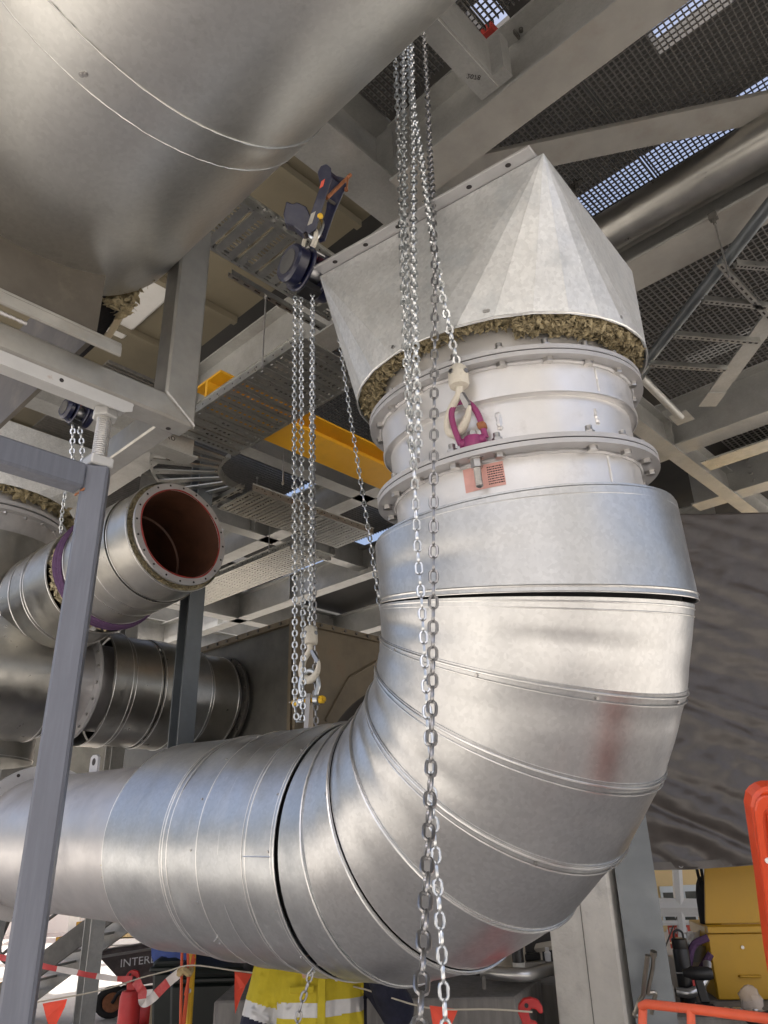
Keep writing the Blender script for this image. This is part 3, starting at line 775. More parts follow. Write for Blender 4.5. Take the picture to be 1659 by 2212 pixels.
# gratings ---------------------------------------------------------
def grating(a0, a1, b0, b1, z, label, pitch=.034, cross=.034, h=.028, along='B', group='walkway gratings overhead'):
    root = thing('walkway_grating', G((a0+a1)/2, (b0+b1)/2, z), label, 'grating', group)
    mb = MB()
    if along == 'B':
        n = int((a1-a0)/pitch)
        for i in range(n+1): mb.gbox(a0+i*pitch-.0025, a0+i*pitch+.0025, b0, b1, z, z+h)
        n = int((b1-b0)/cross)
        for i in range(n+1):
            # zig-zag strips between the bars give the mesh its diamond look
            mb.gbox(a0, a1, b0+i*cross-.0035, b0+i*cross+.0035, z+h-.008, z+h-.001)
    stuff(mb.build('bearing_bars', 'grating', root))
    for (x0, x1, y0, y1) in ((a0-.006, a0-.0026, b0, b1), (a1+.003, a1+.007, b0, b1)):
        mb = MB(); mb.gbox(x0, x1, y0, y1, z-.002, z+h+.002); mb.build('edge_bar', 'grating', root)
    return root
ZG = 6.2
grating(-3.6, 1.14, 2.66, 4.12, ZG, 'large walkway grating at the top right corner with a bright sky strip')
grating(1.17, 2.14, 2.66, 4.12, ZG, 'walkway grating panel right above the transition hood')
grating(-2.0, 1.36, .4, 2.42, ZG+.05, 'walkway grating at the top beside the channel stub beam')
grating(1.39, 2.16, .4, 2.42, ZG+.05, 'dark walkway grating behind the hanging chains by the overhead duct')
grating(-2, 2.3, 4.45, 5.7, ZG, 'walkway grating under the bluish deep beam on the right', .05, .05)
grating(-2, 2.3, 5.75, 6.85, ZG, 'walkway grating beyond the slotted struts on the right', .05, .05)
grating(2.7, 5.4, 3.75, 5.4, ZG+.1, 'walkway grating above the yellow crane beam', .05, .05)
grating(5.7, 9.5, 2.4, 5.4, ZG, 'walkway grating above the open duct mouth', .05, .05)
grating(5.0, 9.0, 5.75, 7.2, ZG, 'walkway grating behind the left hoist chains', .05, .05)
grating(2.7, 4.8, 5.75, 7.2, ZG, 'walkway grating behind the thin slanting chain', .05, .05)
grating(-2, 2.3, 7.2, 9.6, ZG, 'farthest walkway grating above the tarpaulin', .06, .06)
# grating clips hanging below edges
for i, (x, y, nm) in enumerate(((1208, 413, 'left of two grating clips under the bright sky strip'), (1245, 397, 'right of two grating clips under the bright sky strip'), (1124, 55, 'grating clip at the top edge beside the red glimpse'))):
    p = atz(x, y, ZG-.01); mb = MB(); mb.box(p, (.09, .035, .012), (AD, BD, UP)); mb.box(p+UP*-.03+AD*.03, (.012, .05, .06), (AD, BD, UP)); mb.hexa(p-UP*.05, UP, .012, .09, 8)
    tag(mb.build('grating_clip', 'steel_dark'), nm, 'clip', 'grating clips')
# upper deck: solid slabs with daylight slots between them
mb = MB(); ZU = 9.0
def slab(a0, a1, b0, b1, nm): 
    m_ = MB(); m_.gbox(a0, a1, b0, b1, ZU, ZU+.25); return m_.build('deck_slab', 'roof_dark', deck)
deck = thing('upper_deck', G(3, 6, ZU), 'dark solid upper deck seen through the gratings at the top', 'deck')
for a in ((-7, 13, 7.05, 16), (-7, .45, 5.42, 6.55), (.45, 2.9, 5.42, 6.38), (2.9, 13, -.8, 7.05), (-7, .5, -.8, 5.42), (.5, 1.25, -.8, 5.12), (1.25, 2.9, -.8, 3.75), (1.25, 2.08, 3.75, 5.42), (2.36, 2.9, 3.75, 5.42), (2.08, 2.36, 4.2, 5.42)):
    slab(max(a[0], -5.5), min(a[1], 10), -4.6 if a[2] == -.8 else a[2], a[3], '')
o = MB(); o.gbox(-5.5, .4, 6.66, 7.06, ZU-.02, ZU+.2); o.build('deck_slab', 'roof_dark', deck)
o = MB(); o.gbox(2.12, 2.30, 3.8, 3.95, 8.6, 8.7); tag(o.build('hanging_strap', 'paint_red_raw'), 'red object glimpsed above the top grating', 'strap')
# solid floor plate above the left half (cream lined) with a bright light panel
mb = MB(); mb.gbox(3.3, 9.5, .6, 3.45, 7.02, 7.08); lin = mb.build('soffit_panel', 'cream_lining'); tag(lin, 'cream lined soffit seen between the big duct and the mitred frame', 'soffit')
for k in range(7):
    mb = MB(); mb.gbox(3.4+k*.9, 3.46+k*.9, .62, 3.43, 6.94, 7.018); mb.build('rib', 'cream_lining', lin)
p = atz(290, 665, 6.99); pa, pb_ = ga(p), gb(p)
mb = MB(); mb.gbox(pa-.55, pa+.55, pb_-.16, pb_+.17, 6.985, 7.018); lp = tag(mb.build('light_panel', 'white_paint', None, bevel=.02), 'pale rounded panel in the cream soffit under the big duct', 'panel')
# diagonal braces ---------------------------------------------------
def brace(name, p0, p1, label, kind='tee', w=.13, m='beam_galv', group=None):
    root = thing(name, (p0+p1)/2, label, 'brace', group); mb = MB()
    if kind == 'tube': mb.tube([p0, p1], w/2, 20); mb.build('tube', m, root, smooth=True)
    else:
        mb.sweep([(-w/2,0),(w/2,0),(w/2,.012),(.006,.012),(.006,w*.7),(-.006,w*.7),(-.006,.012),(-w/2,.012)], p0, p1); mb.build('section', m, root)
    mb = MB(); d = (p1-p0).normalized(); mb.box(p1+d*.02, (.22, .16, .012), frame(d)); mb.build('gusset', m, root)
    return root
brace('tee_brace', G(-1.3, 4.85, 6.02)*1, G(2.05, 2.85, 6.0), 'tee section brace crossing the large top right grating', 'tee', .20, 'beam_flange')
brace('tube_brace', atz(1720, 370, 5.62), atz(1378, 805, 5.62), 'dark round tube brace on the far right above the slotted struts', 'tube', .085, 'column_galv')
brace('tube_brace', atz(1385, 815, 5.6), atz(1470, 900, 5.6), 'short round tube brace running down right from the hood rim', 'tube', .07, 'beam_galv')
brace('tee_brace', atz(1760, 560, 5.6), atz(1540, 860, 5.6), 'angle brace at the far right behind the slotted struts', 'tee', .15, 'beam_galv')
# slotted struts
def strut(p0, p1, label, w=.041, n=14, group='slotted steel struts', m='tray'):
    root = thing('slotted_strut', (p0+p1)/2, label, 'strut', group)
    d, sd, u = frame(p1-p0); mb = MB(); L = (p1-p0).length
    mb.sweep([(-w/2,0),(w/2,0),(w/2,w),(w/2-.003,w),(w/2-.003,.003),(-w/2+.003,.003),(-w/2+.003,w),(-w/2,w)], p0, p1); mb.build('channel', m, root)
    for k in range(n):
        mb = MB(); mb.box(p0+d*(L*(k+.5)/n)-u*.0008, (L/n*.5, w*.32, .0016), (d, sd, u)); mb.build('slot', 'print_dark', root)
    return root
for i, (x0, y0, x1, y1, z, nm) in enumerate(((1555,572,1690,720,5.5,'slotted strut slanting down at the far right edge'), (1405,790,1570,801,5.5,'lowest bright slotted strut right of the spool'),
      (1458,727,1640,742,5.5,'middle bright slotted strut right of the hood rim'), (1520,652,1680,668,5.5,'upper slotted strut beside the tube brace'), (1590,575,1700,585,5.5,'topmost slotted strut at the far right'))):
    strut(atz(x0, y0, z), atz(x1, y1, z), nm)
p = atz(1540, 468, Z1-.01)
mb = MB(); mb.tube([p+UP*.0, p+UP*-.5], .006, 8); ro = tag(mb.build('hanger_rod', 'bolt_zinc', None, smooth=True), 'thin threaded hanger rod clamped to the deep bluish beam', 'rod')
mb = MB(); mb.box(p+UP*.0, (.05, .04, .05), (AD, BD, UP)); mb.hexa(p-UP*.06, UP, .012, .06, 6); mb.build('clamp', 'steel_dark', ro)
# flat cover below right between beams (bright edges)
for (a0, a1, b0, b1, nm) in ((.6, 2.3, 7.25, 7.5, 'bright flat plate edge above the tarpaulin, nearer one'), (1.0, 2.3, 9.7, 10.1, 'bright flat plate edge above the tarpaulin, farther one')):
    mb = MB(); mb.gbox(a0, a1, b0, b1, Z1-.1, Z1-.08); tag(mb.build('flat_plate', 'tray'), nm, 'plate')
# cable trays -------------------------------------------------------
def tray(name, fwd, pts, width, label, z, rung_pitch=.11, skip_side=None, h=.07, rails=True):
    """straight tray run from p0 to p1 (centre line)"""
    root = thing(name, (pts[0]+pts[1])/2, label, 'cable tray', 'cable trays')
    d, sd, u = frame(pts[1]-pts[0]); L = (pts[1]-pts[0]).length
    for s_ in (-1, 1):
        mb = MB(); c = (pts[0]+pts[1])/2+sd*s_*width/2+u*h/2
        mb.box(c, (L, .003, h), (d, sd, u)); mb.box(c-u*(h/2)-sd*s_*.012, (L, .024, .003), (d, sd, u)); mb.box(c+u*(h/2)+sd*s_*.008, (L, .016, .003), (d, sd, u))
        rl = mb.build('side_rail', 'tray', root)
        mb = MB()
        for k in range(int(L/.1)):
            mb.hexa(c+d*(-L/2+.05+k*.1)-sd*.003, sd, .007, .006, 8)
        stuff(mb.build('rail_hole', 'print_dark', rl))
    n = int(L/rung_pitch); base = None
    for k in range(n):
        cc = pts[0]+d*((k+.5)*L/n)
        mb = MB(); wv = width-.05; rp = L/n
        mb.box(cc+d*(rp*.26)+u*.002, (rp*.30, wv, .0025), (d, sd, u))
        mb.box(cc-d*(rp*.26)+u*.002, (rp*.30, wv, .0025), (d, sd, u))
        mb.box(cc+d*(rp*.43)+u*.008, (.003, wv, .014), (d, sd, u)); mb.box(cc-d*(rp*.43)+u*.008, (.003, wv, .014), (d, sd, u))
        for j in range(13): mb.box(cc+sd*(-wv/2+wv*(j+.5)/13)+u*.002, (rp*.23, wv/13*.45, .0025), (d, sd, u))
        mb.build('rung', 'tray', root)
    return root
ZT = 5.3
t1 = tray('cable_tray', None, [G(3.25, 3.03, ZT), G(5.0, 3.03, ZT)], .66, 'slotted cable tray below the violet web beam, left of the hoist chains', ZT)
t2 = tray('cable_tray', None, [G(3.05, .9, ZT+.3), G(3.05, 2.95, ZT+.3)], .46, 'upper slotted cable tray behind the blue chain hoist', ZT, .16)
for k in range(4):
    mb = MB(); mb.hexa(G(2.815, 2.0+.09*k, ZT+.345), -AD, .013, .02); mb.build('bolt', 'bolt_zinc', t2)
t3 = tray('cable_tray', None, [G(5.75, 3.9, ZT), G(5.75, 5.6, ZT)], .6, 'slotted cable tray above the open duct mouth', ZT)
t4 = tray('cable_tray', None, [G(6.2, 5.4, ZT-.02), G(9.2, 5.4, ZT-.02)], .6, 'far slotted cable tray with sunlit slots right of the open duct mouth', ZT)
t5 = thing('cable_tray_bend', G(5.4, 3.3, ZT), 'curved cable tray bend turning above the open duct mouth', 'cable tray', 'cable trays')
# curved bend: from heading +A at a=5.0 to heading +B at b=3.9 ; inner corner (a=5.0.., b=3.9)
cb = G(5.05, 3.86, ZT)
for rr in (.50, 1.14):
    rr2 = rr-.0
    pts = [cb+(-BD*math.cos(q)+AD*math.sin(q))*rr2 for q in [math.pi/2*k/12 for k in range(13)]]
    mb = MB(); vs = []; fs = []
    for p in pts: vs += [p, p+UP*.07]
    for k in range(12): fs.append((2*k, 2*k+1, 2*k+3, 2*k+2))
    mb.add(vs, fs); 
    vs2 = []; o_ = (-1 if rr > .8 else 1)
    for k, p in enumerate(pts):
        q = math.pi/2*k/12; rd = (-BD*math.cos(q)+AD*math.sin(q)); vs2 += [p+rd*.0, p+rd*o_*.03]
    mb.add(vs2, fs)
    mb.build('side_rail', 'tray', t5)
for k in range(8):
    q = math.pi/2*(k+.5)/8; rd = (-BD*math.cos(q)+AD*math.sin(q)); tg = rd.cross(UP)
    mb = MB(); mb.prism([cb+rd*.53+tg*.022+UP*.002, cb+rd*1.11+tg*.045+UP*.002, cb+rd*1.11-tg*.045+UP*.002, cb+rd*.53-tg*.022+UP*.002], UP*.012); mb.build('rung', 'tray', t5)
# strut rail and hangers holding the trays
strut(G(3.7, 2.35, ZT+.62), G(3.7, 3.35, ZT+.62), 'strut rail above the cable tray behind the hoist chains', .045, 10)
for i, (a, b, z0, z1, nm) in enumerate(((3.7, 2.68, ZT, ZT+.62, 'hanger rod of the tray nearest the hoist chains'), (5.1, 4.0, ZT, ZT+.55, 'hanger rod beside the yellow crane beam'), (6.6, 5.0, ZT, ZT+.55, 'hanger rod by the far sunlit tray'), (6.0, 4.35, ZT, ZT+.5, 'hanger rod in front of the brown cross beam'))):
    mb = MB(); mb.tube([G(a, b, z0-.04), G(a, b, z1)], .006, 8); mb.hexa(G(a, b, z0-.03), UP, .014, .02); mb.hexa(G(a, b, z1-.02), UP, .014, .02)
    tag(mb.build('hanger_rod', 'bolt_zinc', None), nm, 'rod', 'tray hanger rods')
strut(G(5.4, 3.75, ZT-.045), G(6.1, 3.75, ZT-.045), 'strut under the curved cable tray bend', .045, 6)
strut(G(6.3, 5.1, ZT-.065), G(6.3, 5.7, ZT-.065), 'strut under the far sunlit cable tray', .045, 6)

# ================================================================== big overhead duct
R_D = .60; DB, DZ = .535, 4.41
def dring(a, r, n=96): return [G(a, DB, DZ)+(BD*math.cos(2*math.pi*k/n)+UP*math.sin(2*math.pi*k/n))*r for k in range(n)]
bigd = thing('overhead_duct', G(.6, DB, DZ), 'huge galvanised clad duct filling the upper left corner overhead', 'duct')
A_S1, A_S2, A_END = 1.258, 1.362, 2.14
for i, (x0, x1, rr) in enumerate(((-3.4, A_S1+.01, R_D), (A_S1, A_S2+.004, R_D+.004), (A_S2, A_END, R_D))):
    s_ = shell('cladding_sleeve', lerp_r(dring(x0, rr), dring(x1, rr), 8, .0012, 40+i), 'cladding_big', bigd)
    if i == 1:
        mb = MB()
        for aa, r_ in ((A_S1, .0015), (A_S2+.004, .0022)):
            rg = [p+(p-G(aa, DB, DZ)).normalized()*random.uniform(-.0012, .001)+AD*random.uniform(-.0015, .0015) for p in dring(aa, R_D+.004, 180)]
            mb.tube(rg, r_, 5, closed=True)
        mb.build('sealed_seam', 'cladding_big', s_, smooth=True)
        for (x, y) in ((177, 160), (185, 159), (395, 309)):
            p = None
            r = ray(x, y); best = None
            for k in range(400):
                q = CAM+r*(1.0+k*.01); dd = abs(math.hypot(gb(q)-DB, q.z-DZ)-R_D-.004)
                if best is None or dd < best[0]: best = (dd, q)
            q = best[1]; nn = (q-G(ga(q), DB, DZ)).normalized()
            mb = MB(); mb.hexa(q, nn, .007, .004, 12); mb.hexa(q+nn*.004, nn, .0045, .003, 8); mb.build('screw', 'bolt_zinc', s_)
mb = MB(); skin(mb, [dring(-3.4, R_D-.09), dring(A_END-.02, R_D-.09)]); mb.build('pipe', 'bare_pipe', bigd, smooth=True)
mb = MB(); mb.ring(G(A_END-.06, DB, DZ), AD, R_D-.088, R_D-.006, 0, .03, 72); mb.build('insulation_core', 'rockwool', bigd, smooth=True)
wool('insulation', bigd, G(A_END-.02, DB, DZ), AD, R_D-.085, R_D-.01, -.01, .02, 420, 'rockwool', 5, .018)
# square steel box below the duct end, standing on the mitred frame
box = thing('duct_support_box', G(2.05, .2, 3.6), 'brown stained steel support plate with paper label below the big overhead duct', 'support box')
mb = MB(); mb.gbox(2.00, 2.016, -.55, .79, 3.60, 4.10); pl = mb.build('front_plate', 'plate_brown', box)
mb = MB(); mb.gbox(2.016, 2.9, .774, .79, 3.60, 4.05); mb.build('side_plate', 'plate_brown', box)
mb = MB(); mb.gbox(2.0, 2.6, .84, .852, 3.70, 4.0); 
mb = MB(); mb.gbox(1.955, 2.0, -.55, .86, 3.585, 3.600); mb.gbox(1.95, 1.962, -.55, .86, 3.545, 3.585); mb.build('base_angle', 'frame_steel', box, bevel=.004)
def weldline(parent, p0, p1, r=.006, m='flange_paint'):
    mb = MB(); n = max(4, int((V(p1)-V(p0)).length/.006)); pts = [V(p0).lerp(V(p1), k/n)+V((random.uniform(-1,1), random.uniform(-1,1), random.uniform(-1,1)))*.0008 for k in range(n+1)]
    mb.tube(pts, [r*random.uniform(.75, 1.15) for _ in pts], 6); return mb.build('weld_bead', m, parent, smooth=True)
weldline(box, G(1.999, -.3, 3.603), G(1.999, .78, 3.603), .005)
weldline(box, G(2.0, .27, 3.83), G(2.0, .40, 3.822), .007); weldline(box, G(2.0, -.05, 3.86), G(2.0, .05, 3.855), .007)
mb = MB(); mb.gbox(1.9985, 1.9995, -.02, .165, 3.745, 3.815); lab2 = mb.build('paper_label', 'label_white', box)
mb = MB(); rnd = random.Random(3)
for ln in range(5):
    x = -.01
    while x < .10:
        w = rnd.uniform(.006, .02); mb.gbox(1.9978, 1.9984, x, x+w, 3.803-ln*.011, 3.807-ln*.011); x += w+.004
stuff(mb.build('print', 'print_dark', lab2))
mb = MB(); mb.gbox(1.9985, 1.9995, .0, .075, 3.655, 3.69); mb.build('name_tag', 'tray', box)
# mitred frame
fr = thing('mitred_support_frame', G(2.12, .6, 3.5), 'mitred hollow steel frame with upright under the big overhead duct', 'frame')
a0, a1 = 2.03, 2.13
mb = MB(); z0, z1, bR, wU = 3.452, 3.545, 1.195, .125
mb.prism([G(a0, -.9, z0), G(a0, bR, z0), G(a0, bR-wU, z1), G(a0, -.9, z1)], AD*(a1-a0)); mb.build('base_rail', 'frame_steel', fr, bevel=.008)
mb = MB(); mb.prism([G(a0, bR, z0+.0015), G(a0, bR, 4.75), G(a0, bR-wU, 4.75), G(a0, bR-wU, z1+.0015)], AD*(a1-a0)); mb.build('upright', 'frame_steel', fr, bevel=.008)
weldline(fr, G(a0-.001, bR-.004, z0+.004), G(a0-.001, bR-wU, z1+.002), .004); weldline(fr, G(2.0, .0, z1+.004), G(2.0, .12, z1+.004), .006); weldline(fr, G(2.0, .42, z1+.004), G(2.0, .58, z1+.004), .006)
mb = MB(); mb.hexa(G(2.10, 1.13, z0-.0005), -UP, .009, .001, 12); mb.build('drain_hole', 'print_dark', fr)
mb = MB(); mb.prism([G(a1+.0015, bR-.10, 3.46), G(a1+.0015, bR-.02, 3.46), G(a1+.0015, bR-.02, 3.56), G(a1+.0015, bR-.10, 3.56)], AD*.62); mb.build('side_rail', 'frame_steel', fr, bevel=.006)
# white primed channel on the screw jack, painted prop frame
prop = thing('prop_stand', G(2.11, .91, GZ), 'blue grey painted steel prop post with screw jack in the left foreground', 'prop')
pa, pb_ = 2.112, .905
cA = (AD*.35+BD*.94).normalized(); cB = UP.cross(cA)
px_ = G(pa, pb_, GZ)
def rhs(name, p0, p1, w, h, m, parent, up=UP, bev=.008):
    mb = MB(); mb.sweep([(-w/2,-h/2),(w/2,-h/2),(w/2,h/2),(-w/2,h/2)], p0, p1, up); return mb.build(name, m, parent, bevel=bev, smooth=True, auto=R(30))
rhs('post', px_, px_-UP*GZ+UP*3.215, .078, .078, 'prop_paint', prop, up=(AD*.85+BD*.5))
rhs('cross_bar', px_-UP*GZ+UP*3.165-BD*.045, px_-UP*GZ+UP*3.165-BD*1.4, .07, .085, 'prop_paint', prop)
weldline(prop, px_-UP*GZ+UP*3.12-BD*.045-AD*.03, px_-UP*GZ+UP*3.12-BD*.045+AD*.03, .004, 'rust')
mb = MB(); mb.hexa(px_-UP*GZ+UP*3.216, UP, .052, .035, 4); mb.build('jack_seat', 'white_primer', prop, bevel=.004)
mb = MB(); pr = []
for k in range(25): pr += [(.0195, .25+k*.0078), (.0245, .25+k*.0078+.002), (.0245, .25+k*.0078+.0045), (.0195, .25+k*.0078+.0066)]
mb.lathe(px_-UP*GZ+UP*3.0, UP, pr, 24); mb.build('screw_jack', 'thread', prop, smooth=True, auto=R(50))
mb = MB(); mb.hexa(px_-UP*GZ+UP*3.402, UP, .042, .030); mb.build('jack_nut', 'white_primer', prop, bevel=.003)
ch = thing('packing_channel', G(2.1, .4, 3.44), 'white primed channel with drilled holes lying on the screw jack', 'channel')
mb = MB(); mb.prism([G(2.04, -.9, 3.432), G(2.04, .94, 3.432), G(2.04, .965, 3.445), G(2.04, .965, 3.4505), G(2.04, -.9, 3.4505)], AD*.09); mb.build('web', 'white_primer', ch)
mb = MB(); mb.prism([G(2.034, -.9, 3.405), G(2.034, .93, 3.405), G(2.034, .96, 3.42), G(2.034, .96, 3.4495), G(2.034, -.9, 3.4495)], AD*.0055); mb.build('front_flange', 'white_primer', ch)
for b_ in (.2, .45, .72):
    mb = MB(); mb.hexa(G(2.0335, b_, 3.43), -AD, .007, .001, 12); mb.build('bolt_hole', 'print_dark', ch)

# curled cladding strip and torn insulation right of the support box
strip = MB(); l = [(306,600,2.16),(262,668,2.28),(216,742,2.42)]
vs = []
for (x, y, a) in l: p = ata(x, y, a); vs += [p, ata(x+16, y+2, a+.02), ata(x+16, y+2, a+.02)+AD*.004, p+AD*.004]
fs = []
for i in range(2):
    for a, b in ((0,1),(1,2),(2,3),(3,0)): fs.append((i*4+a, i*4+b, i*4+4+b, i*4+4+a))
strip.add(vs, fs+[(0,1,2,3),(8,9,10,11)]); strip.build('cladding_tail', 'cladding_big', bigd)
mb = MB(); mb.prism([ata(212,598,2.2), ata(304,600,2.22), ata(262,668,2.34), ata(212,742,2.48)], AD*.25); mb.build('insulation_core', 'black_fabric', bigd)  # black block puts the shade of the dark opening into its colour
wool('insulation', bigd, ata(252,628,2.19), AD, .0, .085, -.02, .02, 160, 'rockwool', 41, .018)
# closed soffits added farther back to keep the distance dark
for (a0, a1, b0, b1, nm) in ((-5.5, 10.5, 7.62, 17, 'dark closed soffit added between the far floor beams'), (9.6, 10.5, 1.0, 7.6, 'dark closed soffit added above the far left ducts')):
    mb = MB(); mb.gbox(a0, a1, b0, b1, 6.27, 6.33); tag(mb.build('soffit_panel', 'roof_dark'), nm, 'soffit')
for i, (a0, b0, a1, b1, nm) in enumerate(((3, 12, 16, 12, 'twelfth row floor beam in the dark distance'), (3, 14.5, 16, 14.5, 'last row floor beam in the dark distance'), (10.5, 1, 10.5, 15, 'far cross beam beyond the open duct'), (13, 1, 13, 15, 'farthest cross beam at the back edge'))):
    beam('floor_beam' if b0 == b1 else 'cross_beam', G(a0, b0, Z1-.02), G(a1, b1, Z1-.02), .24, .5, nm)
# sheet wall added to block the sky behind the bay
bw = thing('added_back_wall', G(15, 12, GZ), 'ribbed sheet wall added to darken the open back of the bay', 'wall')
for k in range(34):
    mb = MB(); mb.gbox(15.0, 15.03+(.03 if k % 2 else 0), 4.6+k*.38, 4.98+k*.38, 3.4, 9.0); mb.build('sheet', 'duct_dark', bw)
# unseen columns added behind the viewer for dark streaks in the reflections
for i, (aa, bb, nm) in enumerate(((-5.2, -1.5, 'right of the unseen columns added behind the viewer for reflections'), (-2.0, -4.4, 'middle of the unseen columns added behind the viewer for reflections'), (3.5, -4.4, 'left of the unseen columns added behind the viewer for reflections'))):
    mb = MB(); mb.prism([G(aa, bb, GZ)+AD*y+BD*x for x, y in isec(.25, .25, .016, .012)], UP*8.6)
    tag(mb.build('steel_column', 'beam_galv'), nm, 'column', 'steel columns')
rp_ = thing('round_pipe_beam', G(0, 4.0, 5.98), 'large pale round steel pipe running under the bright grating strip right of the hood', 'pipe')
mb = MB(); mb.tube([G(-4, 3.99, 5.93), G(3.4, 3.99, 5.93)], .155, 40); mb.build('pipe', 'cladding_back', rp_, smooth=True)
for a in (.2, 1.9):
    mb = MB(); mb.ring(G(a, 3.99, 5.93), AD, .1555, .166, 0, .05, 40); mb.build('clamp_band', 'beam_galv', rp_, smooth=True)
# ================================================================== chain hoists, hooks, chains
def pxprism(name, poly, depth, th, m, parent, bevel=0):
    mb = MB(); mb.prism([dep(x, y, depth) for x, y in poly], _fw*th); return mb.build(name, m, parent, bevel=bevel)
def hook(parent, top, X, m='hook_cream', s=1.0, latch=True, flip=1, Z=UP):
    X = V(X).normalized(); Z = V(Z).normalized()
    pr = [(0,.005,.012),(0,-.02,.012),(-.014,-.038,.0125),(-.034,-.062,.0135),(-.043,-.095,.015),(-.034,-.128,.017),(-.006,-.147,.0175),(.024,-.140,.016),(.044,-.115,.012),(.050,-.088,.008),(.050,-.076,.005)]
    pts = [V(top)+X*(a*flip*s)+Z*(b*s) for a, b, r in pr]
    pts2 = catmull(pts, 3); rs = []
    for i in range(len(pr)-1):
        for k in range(3): rs.append((pr[i][2]+(pr[i+1][2]-pr[i][2])*k/3)*s)
    rs.append(pr[-1][2]*s)
    mb = MB(); mb.tube(pts2, rs, 12, up=X.cross(Z)); h = mb.build('hook', m, parent, smooth=True)
    if latch:
        mb = MB(); Y = X.cross(Z)
        mb.prism([V(top)+X*(.004*flip*s)-Z*.026*s-Y*.007, V(top)+X*(.018*flip*s)-Z*.022*s-Y*.007, V(top)+X*(.052*flip*s)-Z*.070*s-Y*.007, V(top)+X*(.046*flip*s)-Z*.086*s-Y*.007, V(top)+X*(.030*flip*s)-Z*.070*s-Y*.007], Y*.014)
        mb.build('safety_latch', 'chain_steel', parent)
    return h
def hook_block(name, top, X, label, s=1.0, flip=1, Z=UP):
    root = thing(name, top, label, 'hook', 'cream load hooks')
    mb = MB(); mb.lathe(V(top)+UP*.0, -UP, [(.004,-.058*s),(.018*s,-.056*s),(.028*s,-.045*s),(.033*s,-.02*s),(.034*s,.012*s),(.030*s,.022*s),(.014*s,.026*s),(.002,.026*s)], 20); mb.build('swivel_body', 'hook_cream', root, smooth=True)
    Y = V(X).normalized().cross(UP)
    for q in (X, -V(X), Y, -Y):
        mb = MB(); mb.hexa(V(top)+UP*.022*s+V(q).normalized()*.026*s, q, .009*s, .010*s, 6); mb.build('bolt', 'chain_steel', root)
    hook(root, V(top)-UP*.026*s, X, s=s, flip=flip, Z=Z)
    return root
def hoist(loc, w, label, top=None, clampless=False, K=1.5):
    """hand chain hoist: loc = body centre, w = wheel axis"""
    w = V(w).normalized()*K; t = UP.cross(w).normalized()*K; UP_ = UP*K
    root = thing('chain_hoist', loc, label, 'chain hoist', 'blue chain hoists')
    L = V(loc)
    def lobed(r, th, off, nm, m, k=.12, n=28, bev=.006):
        mb = MB(); mb.prism([L+w*off+(t*math.cos(q)*r*(1+.10*math.cos(2*q))+UP_*math.sin(q)*r*(1-.06*math.cos(2*q))) for q in [2*math.pi*i/n for i in range(n)]], w*th)
        return mb.build(nm, m, root, bevel=bev, smooth=True)
    lobed(.088, .012, .030, 'side_plate', 'hoist_blue'); lobed(.088, .012, -.042, 'side_plate', 'hoist_blue')
    lobed(.074, .055, .042, 'gear_cover', 'hoist_blue', bev=.014)
    mb = MB(); mb.hexa(L+w*.0975, w, .05*K, .002, 14); mb.build('name_plate', 'steel_dark', root)
    lobed(.080, .05, -.094, 'wheel_cover', 'hoist_blue', bev=.01)
    mb = MB(); mb.cyl(L-w*.035, L+w*.03, .045*K, 20); mb.build('load_sheave', 'chain_steel', root, smooth=True)
    for sx, sz in ((1,1),(-1,1),(0,-1.2)):
        mb = MB(); mb.cyl(L+t*sx*.055+UP_*sz*.055-w*.05, L+t*sx*.055+UP_*sz*.055+w*.05, .007*K, 8); mb.build('stay_bolt', 'bolt_zinc', root)
    mb = MB(); mb.box(L-UP_*.085, (.06*K, .07*K, .03*K), (t.normalized(), w.normalized(), UP)); mb.build('chain_guide', 'black_plastic', root)
    if top is not None:
        hook(root, V(top), t, s=1.0, latch=True)
        mb = MB(); mb.tube([L+UP_*.07, V(top)-UP_*.01], .012, 10); 
    # hook yoke on top: cream hook standing up from the body
    pts = [L+UP_*.07, L+UP_*.10, L+UP_*.125+t*.03, L+UP_*.165+t*.042, L+UP_*.20+t*.02, L+UP_*.208-t*.012, L+UP_*.185-t*.04, L+UP_*.155-t*.045]
    mb = MB(); pp = catmull(pts, 3); mb.tube(pp, [(.014-.006*i/len(pp))*1.25 for i in range(len(pp))], 10); mb.build('top_hook', 'hook_cream', root, smooth=True)
    mb = MB(); mb.box(L+UP_*.08, (.03*K, .05*K, .02*K), (t.normalized(), w.normalized(), UP)); mb.build('hook_yoke', 'red_plastic', root)
    return root
# ---- left hoist
HL = atd(668, 590, 3.28)
hw = V((-.75, -.66, 0))
hoist(HL, hw, 'blue hand chain hoist hanging beside the left corner of the transition hood')
